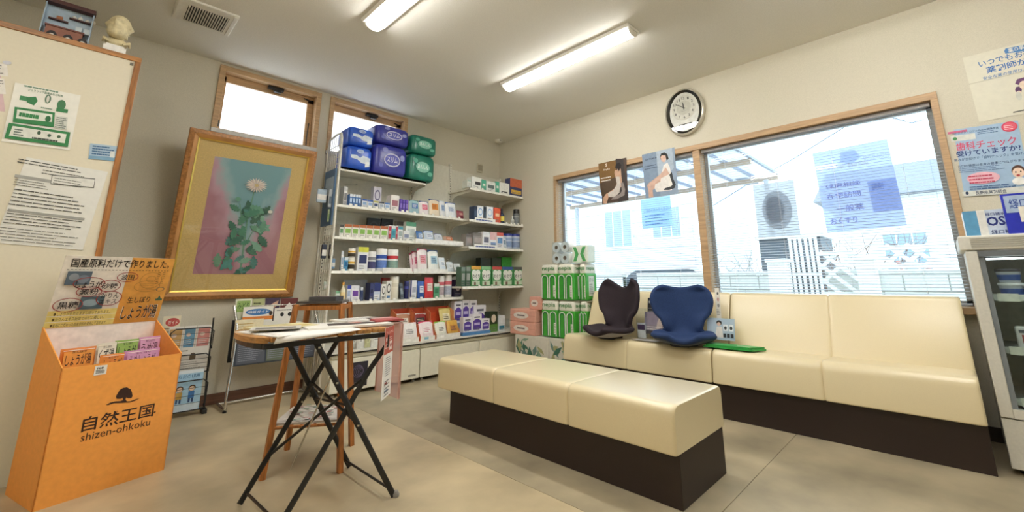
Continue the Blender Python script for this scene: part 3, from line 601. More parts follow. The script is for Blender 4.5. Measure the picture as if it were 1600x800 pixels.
# head: sphere grid pushed by features; faces -y, turned a little to the viewer's left
fy = math.radians(-14); nu, nv = 40, 30; vs = []; HC = Vector((bx_, by_-.004, hz+.142))
def bump(dx, dz, cx, cz, sx, sz, h): return h*math.exp(-((dx-cx)/sx)**2-((dz-cz)/sz)**2)
for j in range(nv+1):
    ph_ = math.pi*j/nv
    for i in range(nu):
        th = 2*math.pi*i/nu; d = Vector((math.sin(ph_)*math.sin(th), -math.sin(ph_)*math.cos(th), math.cos(ph_))); x, z = d.x, d.z
        r = .052; P_ = Vector((d.x*.048, d.y*.056, d.z*.062)); f = 0
        if d.y < .2:
            f += bump(x, z, 0, -.05, .13, .25, .016)+bump(x, z, 0, .2, .5, .09, .006)-bump(x, z, .33, .06, .17, .1, .008)-bump(x, z, -.33, .06, .17, .1, .008)
            f += bump(x, z, .32, .05, .09, .05, .004)+bump(x, z, -.32, .05, .09, .05, .004)+bump(x, z, 0, -.75, .5, .3, .020)-bump(x, z, 0, -.46, .2, .04, .005)+bump(x, z, 0, -.36, .3, .06, .005)+bump(x, z, .5, -.55, .25, .3, .006)+bump(x, z, -.5, -.55, .25, .3, .006)
            if z < -.3: f += .0022*math.sin(x*34+z*22)
        f += bump(abs(x), z, .95, -.05, .12, .16, .006)
        P_ += d*f*1.9; P_ *= 1.16; P_ = Vector((P_.x*math.cos(fy)-P_.y*math.sin(fy), P_.x*math.sin(fy)+P_.y*math.cos(fy), P_.z)); vs.append(HC+P_)
m = MB(); m.add(vs, [(j*nu+i, (j+1)*nu+i, (j+1)*nu+(i+1) % nu, j*nu+(i+1) % nu) for j in range(nv) for i in range(nu)], PL, True); m.done('head', t)
# ================================================================ outside the wide window
GND = mat('c9c9c6', .9, var=.05, scale=3)
struct(MB().box(WX+.2, -14, -.16, 26, 22, -.12, GND).done('ground'))
struct(MB().box(-12, WY+.16, -.16, WX+.2, 22, -.12, GND).done('ground_back'))
# concrete block wall with lattice fence
BX = 6.9; CON = mat('d6d6d2', .8, var=.05, scale=25, bump=.2)
def at_y(px, X): return AX(px, 430, X).y
zw = AX(1400, 421, BX).z; yr, yl = -1.6, at_y(1100, BX)
def blockwall(ya, yb, label):
    t = thing('block_wall', label, 'wall', (BX+.06, (ya+yb)/2, -.12), group='block walls across the yard')
    MB().box(BX+.012, ya, -.12, BX+.108, yb, zw-.052, mat('a9aaa6', .9)).done('mortar_core', t)
    rows = int((zw-.06+.12)/.20); L = .40; first = None
    for r_ in range(rows):
        z = zw-.055-(r_+1)*.20; y = ya-(.2 if r_ % 2 else 0)
        while y < yb:
            a, b = max(y, ya), min(y+L-.012, yb)
            if b-a > .05: MB().box(BX, a, max(z, -.12), BX+.12, b, z+.188, CON).done('block', t)
            y += L
    MB().box(BX-.02, ya, zw-.05, BX+.14, yb, zw, CON).done('coping', t, bevel=.006)
yg0, yg1 = at_y(1290, BX), at_y(1232, BX)          # gate opening
blockwall(yr, yg0, 'pale concrete block wall outside the right pane, right of the gate')
blockwall(yg1, yl+1.2, 'pale concrete block wall outside, left of the gate')
blockwall(yl+1.5, yl+7.5, 'pale concrete block wall outside the left pane')
for px0, px1, l in ((1345, 1374, 'white square gate post outside, among the lattice panels'), (1210, 1238, 'white square gate post outside, below the grey notice')):
    a, b = at_y(px1, BX), at_y(px0, BX); zt_ = AX(1360, 407, BX).z
    t = thing('gate_post', l, 'post', (BX, (a+b)/2, -.12)); MB().box(BX-.30, a, -.12, BX-.04, b, zt_, mat('ececea', .7)).done('shaft', t); MB().box(BX-.32, a-.02, zt_, BX-.02, b+.02, zt_+.05, mat('f2f2f0', .7)).done('cap', t, bevel=.01)
def lattice(ya, yb, z0, z1, X, label):
    t = thing('lattice_panel', label, 'fence', (X, (ya+yb)/2, z0), group='white lattice panels outside')
    H = z1-z0; sp_ = .19; WL = mat('f4f4f4', .5); k = 0
    MB().box(X-.02, ya, z0, X+.02, yb, z0+.05, WL).done('bottom_rail', t); MB().box(X-.02, ya, z1-.05, X+.02, yb, z1, WL).done('top_rail', t)
    n = int((yb-ya+H)/sp_)+1
    for sgn in (1, -1):
        for i in range(n):
            y = ya-(H if sgn == 1 else 0)+i*sp_
            pts = [(y, z0), (y+H, z1)] if sgn == 1 else [(y, z1), (y+H, z0)]
            (p0, q0), (p1, q1) = pts
            if p0 < ya: f = (ya-p0)/(p1-p0); p0, q0 = ya, q0+(q1-q0)*f
            if p1 > yb: f = (yb-p0)/(p1-p0); p1, q1 = yb, q0+(q1-q0)*f
            if p1-p0 < .05: continue
            w_ = .032; X_ = X-.012 if sgn == 1 else X+.002
            MB().ext([(X_, p0, q0-w_), (X_, p1, q1-w_), (X_, p1, q1+w_), (X_, p0, q0+w_)], (.01, 0, 0), WL).done('slat', t)
lattice(yr, at_y(1376, BX), zw+.02, AX(1450, 381, BX).z, BX+.06, 'white diagonal lattice panel on the block wall at the right')
lattice(at_y(1344, BX), at_y(1284, BX), AX(1310, 462, BX).z, AX(1310, 393, BX).z, BX-.06, 'white diagonal lattice panel between the gate posts')
# slatted gate
t = thing('metal_gate', 'white metal gate with upright bars seen below the grey notice', 'gate', (BX, (yg0+yg1)/2, -.1))
zg = AX(1260, 368, BX).z
for px in (1241, 1249, 1257, 1266, 1274, 1282): y = at_y(px, BX-.1); MB().box(BX-.115, y-.016, -.08, BX-.085, y+.016, zg-.02, 'f2f2f0').done('bar', t)
for z in (-.02, .55, 1.02, zg-.05): MB().box(BX-.105, at_y(1284, BX-.1), z, BX-.095, at_y(1238, BX-.1), z+.03, 'e8e8e6').done('rail', t)
# carport
t = thing('carport', 'translucent ribbed carport roof outside the upper right pane', 'carport', (8.2, 4.6, -.12)); RX0, RX1 = 6.2, 9.6; RY0, RY1 = 2.2, 7.6; rz = 3.05
MB().box(RX0, RY0, rz+.05, RX1, RY1, rz+.056, clear('polycarbonate', 'dfe2ec', .6, .6)).done('roof_sheet', t)
for i in range(13): y = RY0+(RY1-RY0)*i/12; MB().box(RX0, y-.025, rz, RX1, y+.025, rz+.05, '8d93a0').done('rafter', t)
for x in (RX0, (RX0+RX1)/2, RX1): MB().box(x-.05, RY0, rz-.09, x+.05, RY1, rz, 'a8927c').done('beam', t)
for x, y in ((RX1-.1, RY0+.2), (RX1-.1, RY1-.3), (RX0+.3, RY1-.3)): MB().box(x-.04, y-.04, -.12, x+.04, y+.04, rz-.09, 'b9bcc2').done('post', t)
# neighbouring houses
def house(x, y0, y1, h, wall, label, wins, roof='6f7480', lines=True):
    t = thing('neighbour_house', label, 'house', (x+2, (y0+y1)/2, -.12)); MB().box(x, y0, -.12, x+5, y1, h, wall).done('wall', t)
    if lines:
        for i in range(int(h/.42)): MB().box(x-.012, y0, .25+i*.42, x, y1, .265+i*.42, 'a7adb8').done('siding_joint', t)
    MB().ext([(x-.5, y0-.4, h), (x+5.5, y0-.4, h), (x+2.5, y0-.4, h+1.4)], (0, y1-y0+.8, 0), roof).done('roof', t)
    for a, b, c, d in wins:
        f = MB().box(x-.05, a, c, x+.02, b, d, 'eceef0').done('window', t); MB().box(x-.055, a+.05, c+.05, x-.045, b-.05, d-.05, mat('8fa3b5', .15)).done('pane', f)
        for k in range(1, 3): MB().box(x-.065, a+(b-a)*k/3-.015, c+.05, x-.05, a+(b-a)*k/3+.015, d-.05, 'eceef0').done('mullion', f)
    return t
HW = house(12.5, 5.2, 10.2, 4.6, mat('dfe2e6', .8), 'white neighbouring house with gridded window beyond the carport', [(7.3, 8.4, 2.0, 3.3), (5.6, 6.6, 2.2, 3.2), (9.0, 9.9, .6, 2.2)])
house(13.0, 11.2, 19, 5.2, mat('b4bfd0', .8), 'blue-grey neighbouring house outside the far left of the left pane', [(12.5, 14, 2.6, 3.8), (15.5, 17.5, 2.6, 3.8)])
house(15.5, -9, 2.2, 3.2, mat('f0f0ee', .8), 'low white building behind the blue notice', [(.2, 1.2, 1.0, 2.2), (-2.4, -1.2, 1.0, 2.2)], lines=False)
# dark shed opening behind the gate
t = thing('garden_shed', 'dark garden shed behind the gate', 'shed', (8.6, 2.9, -.12)); a, b = at_y(1290, 8.2), at_y(1192, 8.2)
MB().box(8.2, a, -.12, 9.2, b, AX(1240, 372, 8.2).z, '59616b').done('body', t); MB().box(8.15, a-.05, AX(1240, 372, 8.2).z, 9.25, b+.05, AX(1240, 372, 8.2).z+.06, 'dadcde').done('roof', t); MB().box(8.18, a+.1, -.1, 8.2, a+.75, 1.25, '3d444c').done('door', t)
# shrubs with bare twigs
def shrub(px, X, hgt, n, c, label, seed, red=0):
    rr = random.Random(seed); y = at_y(px, X); t = thing('bare_shrub', label, 'shrub', (X, y, -.12), group='bare shrubs behind the lattice'); m = MB(); m2 = MB()
    for i in range(n):
        p = Vector((X+rr.uniform(-.1, .1), y+rr.uniform(-.15, .15), .3)); d = Vector((rr.uniform(-.3, .3), rr.uniform(-.8, .8), 1)).normalized(); pts = [p]
        for k in range(6): d = (d+Vector((rr.uniform(-.3, .3), rr.uniform(-.5, .5), rr.uniform(-.1, .3)))).normalized(); p = p+d*hgt/5; pts.append(p)
        m.tube(pts, [.011, .010, .009, .007, .006, .004, .003], c, 4)
        for k in range(2, 6):
            q = pts[k]; e = q+Vector((rr.uniform(-.1, .1), rr.uniform(-.3, .3), rr.uniform(.0, .25))); m.tube([q, e], [.005, .003], c, 4)
            if red and k % 3 == 0: m2.lathe(e.x, e.y, e.z-.03, [(.01, 0), (.035, .025), (.01, .05)], 'c97a72', 5)
    m.tube([(X, y, -.12), (X, y, .35)], .03, c, 6); o = m.done('branches', t); o['kind'] = 'stuff'
    if red: o = m2.done('blossoms', t); o['kind'] = 'stuff'
shrub(1400, 7.7, 1.15, 16, '6e4f42', 'bare shrub with red blossoms behind the right lattice', 5, 1)
shrub(1318, 7.5, 1.05, 14, '7a6458', 'bare twiggy shrub behind the middle lattice', 6)
shrub(1180, 7.6, 1.0, 14, '6d6a5c', 'bare twiggy shrub left of the gate', 8)
# utility pole and wires
MB().tube([AX(1330, 192, 10), AX(1245, 245, 10.5), AX(1165, 290, 11), AX(1100, 330, 12.5)], .012, '6d7888', 5).done('service_wire', HW)
MB().tube([AX(1380, 180, 10), AX(1425, 192, 10), AX(1470, 178, 10)], .012, '6d7888', 5).done('service_wire', HW)
# parked car
CXX = 8.6; yc0, yc1 = at_y(1075, CXX), at_y(1000, CXX); zc = AX(1040, 413, CXX).z
t = thing('parked_car', 'white parked car outside the left pane, only its roof showing over the wall', 'car', (CXX, (yc0+yc1)/2, -.12)); ym = (yc0+yc1)/2; hl = 1.9
body = [(-hl, .12), (-hl, .62), (-hl*.62, .74), (-hl*.38, zc+.12), (hl*.42, zc+.10), (hl*.75, .78), (hl, .70), (hl, .12)]
body = rounded([(a, b) for a, b in body], [.08, .08, .1, .25, .25, .1, .08, .08], 4)
CARW = mat('eef0f2', .25, coat=.6, var=0)
MB().ext([(CXX, ym+a, b-.12) for a, b in body], (1.5, 0, 0), CARW).done('body', t)
g_ = rounded([(-hl*.56, .80), (-hl*.36, zc+.02), (hl*.38, zc+.0), (hl*.64, .82)], [.05, .15, .15, .05], 4)
MB().ext([(CXX-.01, ym+a, b-.12) for a, b in g_], (.02, 0, 0), mat('39434e', .1)).done('side_glass', t)
for sgn in (-1, 1):
    q = [(CXX-.03, ym+sgn*1.15+.3*math.cos(2*math.pi*i/16), .18+.3*math.sin(2*math.pi*i/16)) for i in range(16)]; MB().ext(q, (.2, 0, 0), BLACKM).done('wheel', t)
# ================================================================ orange cardboard display bin
ORG = mat('f7a64c', .6, var=.03, scale=40); ORGD = mat('ec9a44', .65, var=.03, scale=40)
L_, R_ = Vector((.003, 3.082, 0)), Vector((.467, 3.218, 0)); bw = (R_-L_).length; bd = .36
T = frameT(L_, R_-L_, (0, 0, 1)); FH, BH = .597, .772
BINT = thing('display_bin', 'orange cardboard display bin with slanted top and ginger-tea header', 'display', T=T)
MB().box(0, 0, -.006, bw, FH, 0, ORG).done('front_panel', BINT, T=T)
fp = WM and list(BINT.children)[0] if BINT.children else None
for x, nm in ((0, 'side_panel'), (bw-.005, 'side_panel')):
    MB().ext([(x, 0, -.0), (x, 0, -bd), (x, BH, -bd), (x, FH+.002, -.0)], (.005, 0, 0), ORG).done(nm, BINT, T=T)
MB().box(.005, 0, -bd, bw-.005, BH, -bd+.005, mat('f1e6dc', .7)).done('back_panel', BINT, T=T)
MB().box(.005, .44, -bd+.005, bw-.005, .45, -.006, ORGD).done('inner_tray', BINT, T=T)
HT = T @ Matrix.Translation((0, BH-.01, -bd+.006)) @ Matrix.Rotation(math.radians(15), 4, 'X'); hh_ = 1.148-BH+.01
hd = MB().box(0, 0, -.003, bw, hh_, 0, mat('ece4d6', .6)).done('header_card', BINT, T=HT)
fpn = [o for o in BINT.children if o.name.startswith('front_panel')] or [None]
F = Flat(HT, bw, hh_, hd, px=False); OR2 = 'e2a24a'
F.rect(.57, 0, 1, 1, OR2).rect(0, .0, .57, .235, 'eedd84').rect(0, .075, .57, .085, 'f2ecd8').rect(0, .155, .57, .165, 'f2ecd8')
F.text('国産原料だけで作りました。', .06, .84, .955, .97, '1c1512', .03)
for i in range(30): F.rect(.04+i*.031, .805, .058+i*.031, .812, '4a3a30')
F.rect(.05, .60, .25, .79, '5a6a78').ell(.11, .71, .04, .05, '8f98a0').ell(.19, .68, .045, .06, '788491').rect(.22, .25, .42, .43, '4e6670').ell(.31, .34, .07, .05, '8fa3ac')
RD = '9b3b34'
for cx, cy, rx, ry in ((.25, .62, .135, .09), (.43, .58, .10, .09), (.27, .50, .11, .075), (.57, .71, .10, .075), (.46, .395, .115, .11), (.13, .32, .12, .10)): F.ell(cx, cy, rx, ry, RD, ring=.004)
for s_, x0, y0, x1, y1 in (('しょうが', .14, .555, .36, .66), ('砂糖', .36, .54, .50, .62), ('澱粉', .19, .46, .35, .54), ('波田', .51, .67, .63, .75), ('かりん', .38, .40, .54, .475), ('エキス', .38, .32, .53, .385), ('黒糖', .05, .27, .21, .37)): F.text(s_, x0, y0, x1, y1, '1c1512', .03)
F.text('生しぼり', .63, .315, .85, .41, '1c1512', .04).text('しょうが湯', .605, .06, .955, .285, 'f4ecd8', .07).text('しょうが湯', .61, .065, .95, .28, '1c1512', .035)
for i, y in enumerate((.175, .10, .02)): F.text(('●しょうがを生のまましぼっております。', '●かりんエキス配合でのどに優しい。', '●産地にこだわった国産原料を使用しております。')[i], .04, y, (.50, .46, .5)[i], y+.05, '5a4a20', .005)
F.ell(.80, .66, .11, .13, 'b9853c', ring=.003).ell(.80, .68, .05, .05, 'b9853c', ring=.003).ell(.78, .57, .13, .09, 'b9853c', ring=.003).lines(.70, .50, .90, .62, 4, 'b9853c', .2, 71).ell(.92, .52, .045, .035, '7a6a4a', ring=.004).rect(.90, .34, .97, .37, '4a6a50').poly([(.915,.37),(.955,.37),(.935,.42)], '4a6a50')
for k in range(2): F.lines(.90-.05*k, .60, .93-.05*k, .80, 7, '6b4d22', .35, 72+k)
F.end('picture')
F = Flat(T, bw, FH, [o for o in BINT.children if o.name.split('.')[0] == 'front_panel'][0]) if 0 else None
pan = MB().box(.12, .17, 0, .40, .42, .0006, ORG).done('logo_area', BINT, T=T) if 0 else None
fpo = [c for c in bpy.data.objects if c.name.startswith('front_panel')][0]
F = Flat(T, bw, FH, fpo); BK = '3a2014'
F.text('自然王国', 128.4, 652.5, 240.5, 675.5, BK, .035).text('shizen-ohkoku', 126, 678.5, 234.6, 690.5, '4a2c18', .0)
F.poly([(182,623),(181,619),(184,614),(187,609),(192,606),(198,605),(204,608),(206,613),(207,619),(205,622),(200,622),(197,621),(196,624),(198,627),(203,627),(211,624),(218,622),(211,626),(203,628.5),(190,629.5),(178,630),(169,633),(165,633),(172,629),(180,627),(188,626.5),(192,625),(192,621),(188,623)], BK)
F.ell(241.5, 644, 1.6, 1.6, '6a4420'); F.end('printed_tree')
o, F = sheet('price_sticker', None, None, T @ Vector((.118, .545, .0022)), R_-L_, (0, 0, 1), .046, .044, 'efece4', parent=fpo)
F.px_ = False; F.lines(.12, .15, .85, .55, 3, '4a4a4a', .5, 5).text('108', .2, .62, .7, .85, '4a4a4a', .02).end()
# packets standing in the bin
def packet(lx, lz, wd, top, c, tx, tc, label, lean=-.12, c2=None):
    T2 = T @ Matrix.Translation((lx, .45, lz)) @ Matrix.Rotation(lean, 4, 'X')
    hgt = top-.45; m = MB(); n = 8; vs = []
    for j in range(n+1):
        v = j/n
        for i in range(5):
            u = i/4; b = .011*math.sin(math.pi*min(1, max(0, v)))**.5*math.sin(math.pi*u); vs.append((u*wd, v*hgt, b))
    vs += [(x, y, -z*.6-.001) for x, y, z in vs]; N5 = (n+1)*5
    fs = [(j*5+i, j*5+i+1, (j+1)*5+i+1, (j+1)*5+i) for j in range(n) for i in range(4)]; fs += [tuple(N5+k for k in f[::-1]) for f in fs]
    m.add(vs, fs, mat(c, .35, var=.04), True); o = m.done('tea_packet', None, T=T2); tag(o, label, 'packet', 'ginger tea packets in the orange bin')
    T3 = T2 @ Matrix.Translation((0, 0, .0115)); F = Flat(T3, wd, hgt, o, px=False)
    if c2: F.rect(.08, .55, .92, .92, c2)
    F.rect(.06, .94, .94, .955, 'f2e8d8').text(tx, .14, .60, .86, .86, tc, .04).text('生しぼり', .3, .88, .7, .93, tc, .02); F.end()
packet(.045, -.19, .135, .665, 'd9802c', 'しょうが湯', '2a1408', 'orange ginger tea packet, leftmost in the orange bin', c2='e59a40')
packet(.178, -.19, .085, .675, 'd9d2bc', 'くず湯', '3a3a30', 'white packet with black brush letters in the orange bin', c2='e6e0cc')
packet(.258, -.20, .105, .68, '86a84a', 'しょうが', '223012', 'green packet second from the right in the orange bin', c2='97b85c')
packet(.358, -.20, .105, .685, 'c88ab0', 'うめ湯', '4a2038', 'pink packet rightmost in the orange bin', c2='d6a0c0')
packet(.17, -.10, .10, .625, 'd8862f', 'しょうが', '2a1408', 'orange packet in the front row of the bin')
packet(.265, -.10, .16, .63, 'c487b0', 'うめしょうが', '4a2038', 'pink packet in the front row of the bin', c2='cf9cc0')
# ================================================================ black wire leaflet rack
ry = 4.30
def P2(x, y, Y=ry): p = AY(x, y, Y); return p
t = thing('wire_rack', 'black wire three-tier leaflet rack standing against the wall behind the orange bin', 'rack', (P2(305, 640).x, ry+.05, 0))
rx0, rx1 = P2(262, 560).x, P2(331, 560).x; zf = 0
for x in (rx0, rx1): MB().tube([(x, ry+.02, .0), (x, ry+.10, .30), (x, ry+.14, .70)], .006, BLACKM, 6).done('upright', t); MB().box(x-.02, ry-.03, 0, x+.012, ry+.06, .035, BLACKM).done('foot', t, bevel=.004)
tiers = [(P2(331, 545).z, P2(331, 512).z, 4.36), (P2(329, 580).z, P2(329, 552).z, 4.33), (P2(325, 636).z, P2(325, 591).z, 4.29)]
for k, (za, zb, yy) in enumerate(tiers):
    x0, x1 = (rx0, rx1) if k == 0 else (rx0+.0, rx1-.005); r = .03
    path = [(x0, yy, za), (x0, yy, zb-r), (x0+r, yy, zb), (x1-r, yy, zb), (x1, yy, zb-r), (x1, yy, za), (x0, yy, za)]
    MB().tube(path, .0045, BLACKM, 6).done('front_hoop', t)
    for j in range(1, 4): z = za+(zb-za)*j/4; MB().tube([(x0, yy, z), (x1, yy, z)], .0022, BLACKM, 4).done('front_wire', t)
    MB().box(x0, yy, za-.004, x1, yy+.05, za, BLACKM).done('pocket_floor', t); MB().tube([(x1, yy, za), (x1, yy+.055, za+.02)], .004, BLACKM, 5).done('pocket_side', t)
def leaflet(lab, x0, x1, y, z0, z1, c, parts=(), grp=None, lean=.0, nm='leaflet'):
    o, F = sheet(nm, lab, 'leaflet', (x0, y, z0), (1, 0, 0), (0, lean, 1), x1-x0, z1-z0, c, group=grp, px=False)
    for p in parts: getattr(F, p[0])(*p[1:])
    F.end('picture'); return o
za, zb, yy = tiers[0]; X = lambda px, Y: AY(px, 530, Y).x
leaflet('cream guide leaflet with red word, tallest in the wire rack', X(250, 4.4), X(278, 4.4), 4.405, za, P2(265, 494, 4.4).z, 'e9dfc4', [('ell', .55, .82, .40, .12, 'c2504a'), ('text', 'ガイド', .3, .76, .85, .87, 'f2e6d6', .04), ('lines', .1, .5, .9, .7, 2, '8a7a60', .3, 3)])
for i, (a, b, c, l) in enumerate(((262, 285, 'cfa56a', 'tan card in the top tier of the wire rack'), (286, 305, '6d9cb8', 'blue card in the top tier of the wire rack'), (306, 328, 'd68f88', 'salmon pink card in the top tier of the wire rack'))):
    leaflet(l, X(a, 4.385), X(b, 4.385), 4.388-.003*i, za+.003, P2(300, 509, 4.385).z+.0, 'e8e4dc', [('rect', .08, .06, .92, .9, c), ('ell', .4, .62, .18, .08, 'e0c8b8'), ('lines', .15, .2, .85, .45, 3, 'efe6dc', .3, i)], 'cards in the top tier')
za, zb, yy = tiers[1]
leaflet('grey-white leaflet with small figure in the middle tier of the wire rack', X(270, 4.35), X(329, 4.35), 4.352, za, P2(300, 542, 4.35).z, 'd9d5cc', [('ell', .58, .72, .06, .05, '5a4a3a'), ('rect', .5, .5, .66, .67, '6b5a44'), ('lines', .1, .15, .9, .45, 4, '9a958a', .3, 8), ('lines', .1, .82, .5, .92, 1, '8a8578', .4, 9)])
za, zb, yy = tiers[2]
leaflet('light blue leaflet with two cartoon children in the bottom tier of the wire rack', X(276, 4.31), X(326, 4.31), 4.31, za, P2(300, 578, 4.31).z, 'dfe9f0', [('rect', .0, .0, 1, .92, 'a8cfe6'), ('rect', .03, .0, .97, .18, 'd6e6ee'), ('text', 'からだの健康', .1, .80, .9, .9, '3d6a98', .02)]
 + [q for cx in (.33, .70) for q in (('ell', cx, .55, .11, .075, '4a3424'), ('ell', cx, .535, .085, .055, 'f0d0b4'), ('rect', cx-.09, .30, cx+.09, .47, '3f76b4' if cx > .5 else 'c9a04c'), ('rect', cx-.08, .20, cx-.02, .30, '35507a'), ('rect', cx+.02, .20, cx+.08, .30, '35507a'))])
# ================================================================ chrome tube newspaper stand
t = thing('newspaper_stand', 'chrome tube stand with leaflet pockets under the flower picture', 'stand', (1.25, 4.3, 0)); CHR = mat('c8c6c0', .18, .9, var=0)
fl_ = AZ(350, 645, 0); fr_ = AZ(478, 612, 0); sy = fl_.y; xl, xr = fl_.x, fr_.x-.03
tl_ = AY(355, 478, 4.38)
for x in (xl, xr):
    MB().tube([(x, 4.47, .02), (x, sy+.02, .014), (x, sy-.02, .03), (x+.0, sy+.0, .10), (x+.03, 4.27, .45), (x+.035, 4.30, .62), (x+.01, 4.37, tl_.z)], .011, CHR, 8).done('leg', t)
    MB().lathe(x, sy-.01, 0, [(.014, 0), (.014, .012)], BLACKM, 10).done('foot', t)
MB().tube([(xl, 4.42, .02), (xr, 4.42, .02)], .011, CHR, 8).done('floor_bar', t); MB().tube([(xl+.01, 4.37, tl_.z-.01), (xr+.01, 4.37, tl_.z-.01)], .009, CHR, 8).done('top_bar', t)
zA, zB = AY(365, 572, 4.27).z, AY(367, 533, 4.27).z
MB().ext([(xl+.035, 4.25, zA), (xr+.03, 4.25, zA), (xr+.03, 4.29, zB), (xl+.035, 4.29, zB)], (0, .012, 0), mat('26303c', .5)).done('pocket_panel', t)
MB().box(xl+.035, 4.262, zA-.004, xr+.03, 4.36, zA+.004, mat('26303c', .5)).done('pocket_floor', t)
for i, (a, b, c) in enumerate(((.02, .34, '4a4e58'), (.36, .62, '5a6350'), (.64, .97, '454a56'))):
    w_ = xr-xl; o, F = sheet('newspaper', None, None, (xl+.035+a*w_, 4.248, zA+.01), (1, 0, 0), (0, .04, zB-zA), (b-a)*w_, zB-zA-.02, c, parent=t, px=False); F.lines(.05, .1, .95, .9, 9, '7d828c', .4, i+20).end()
FX = lambda px, Y: AY(px, 500, Y).x
grp = 'leaflets in the newspaper stand'
sp = 4.30
leaflet('white leaflet with seated cartoon figure, front row of the newspaper stand', FX(368, 4.31), FX(412, 4.31), 4.305, zA+.06, AY(390, 499, 4.3).z, 'ece8dc', [('rect', 0, .0, 1, 1, 'efe4c0'), ('rect', 0, 0, 1, .30, 'f0ede4'), ('ell', .45, .52, .16, .10, '3a2c22'), ('ell', .45, .49, .13, .075, 'efd2b6'), ('poly', [(.28, .28), (.62, .28), (.56, .42), (.34, .42)], '8a8468'), ('lines', .1, .06, .9, .2, 2, '6b4a3a', .4, 3), ('lines', .1, .7, .8, .92, 3, 'c9a860', .3, 4)], grp)
leaflet('white leaflet with green picture, front row of the newspaper stand', FX(414, 4.31), FX(434, 4.31), 4.302, zA+.06, AY(420, 502, 4.3).z, 'e8e6da', [('rect', .1, .3, .9, .6, '7da55a'), ('lines', .1, .7, .9, .9, 2, '5a5a50', .3, 5)], grp)
leaflet('white leaflet with red corner, front row of the newspaper stand', FX(436, 4.31), FX(470, 4.31), 4.304, zA+.06, AY(450, 503, 4.3).z, 'ece9e0', [('rect', .6, .3, 1, .5, 'b85a50'), ('lines', .1, .6, .9, .9, 3, '5a6a90', .3, 6)], grp)
leaflet('leaflet with blue pill-shaped guide title in the newspaper stand', FX(378, 4.34), FX(425, 4.34), 4.335, zA+.08, AY(400, 479, 4.33).z, 'eeebe2', [('ell', .5, .88, .42, .07, '3f7ab8'), ('text', '相談ガイド', .16, .85, .84, .91, 'f2f4f6', .03), ('rect', 0, .70, 1, .78, 'e0863a'), ('ell', .92, .84, .06, .05, '3a2c22')], grp)
leaflet('white leaflet with black pictogram in the newspaper stand', FX(427, 4.34), FX(462, 4.34), 4.337, zA+.08, AY(440, 481, 4.33).z, 'ebe8e0', [('ell', .35, .84, .08, .05, '2a2a2a'), ('ell', .7, .84, .1, .05, '2a2a2a'), ('lines', .1, .92, .9, .97, 1, '6a6a6a', .4, 7)], grp)
leaflet('pale green leaflet in the back row of the newspaper stand', FX(364, 4.37), FX(390, 4.37), 4.362, zA+.14, AY(380, 467, 4.36).z, 'e2e6cc', [('rect', .1, .72, .9, .96, '9ab86a'), ('text', 'みどり', .15, .78, .85, .92, '3a5a2a', .02)], grp)
leaflet('olive leaflet in the back row of the newspaper stand', FX(391, 4.37), FX(410, 4.37), 4.364, zA+.14, AY(400, 467, 4.36).z, 'b8bc88', [('lines', .1, .75, .9, .95, 2, '5a6040', .3, 8)], grp)
leaflet('purple leaflet with a crossed shape in the back row of the newspaper stand', FX(411, 4.37), FX(434, 4.37), 4.366, zA+.14, AY(420, 466, 4.36).z, '4a3a52', [('poly', [(.1, .78), (.5, .88), (.9, .95), (.8, .82), (.5, .74), (.2, .70)], 'cda890')], grp)
leaflet('dark red leaflet in the back row of the newspaper stand', FX(435, 4.37), FX(462, 4.37), 4.362, zA+.14, AY(450, 466, 4.36).z, '6a3230', [('poly', [(.1, .72), (.5, .9), (.9, .72)], 'e8e0d8')], grp)
MB().box(FX(363, 4.36), 4.34, zA+.02, FX(376, 4.36), 4.36, AY(370, 500, 4.34).z, '1f2226').done('pocket_box', t)
# ================================================================ folding bistro table
TB = thing('bistro_table', 'tall folding table with wooden slat top and crossed black metal legs', 'table', (.9, 2.27, 0))
zt, yf, yb = .768, 2.06, 2.50; xs = [AY(p, 514, yf).x for p in (398, 424, 457, 492, 528, 558, 582, 606)]; TW = mat('b98549', .45, var=.25, scale=6, stretch=(12, 1, 12), detail=6)
for i, (a, b) in enumerate(zip(xs, xs[1:])):
    if i == 0:
        n = 10; r = (yb-yf)/2; pts = [(b-.004-(b-a)*math.cos(math.pi*(k/n-.5)), yf+r+r*math.sin(math.pi*(k/n-.5)), zt-.022) for k in range(n+1)]
        MB().ext(pts, (0, 0, .022), TW).done('slat', TB, bevel=.004)
    else: MB().box(a+.003, yf, zt-.022, b-.003, yb, zt, TW).done('slat', TB, bevel=.006, seg=3)
xL, xR = xs[0]+.02, xs[-1]-.01
for y in (yf+.012, yb-.012): MB().tube([(xL+.02, y, zt-.036), (xR, y, zt-.036)], .014, BLACKM, 4).done('rail', TB)
n = 8; MB().tube([(xs[1]-(xs[1]-xL)*math.cos(math.pi*(k/n-.5)), yf+.22+.205*math.sin(math.pi*(k/n-.5)), zt-.036) for k in range(n+1)], .014, BLACKM, 4).done('end_rail', TB)
A_, D_, C_ = AZ(374, 790, 0), AZ(546, 731, 0), AZ(615, 777, 0); B_ = AZ(424, 846, 0)
def leg(a, b, bend=None, r=.0135, nm='leg'):
    pts = [Vector(a)+Vector((0, 0, .006)), Vector(b)] if bend is None else [Vector(a)+Vector((0, 0, .006)), *[Vector(q) for q in bend], Vector(b)]
    return MB().tube(pts, r, BLACKM, 8, flat=(0, 1, 0)).done(nm, TB)
At = AY(537, 512, 2.44); Dt = AY(447, 514, 2.44); Bt = AY(606, 505, 2.08); Ct = AY(496, 514, 2.08)
At.z = Dt.z = Bt.z = Ct.z = zt-.04
leg(A_, At); leg(D_, Dt); leg(C_, Ct)
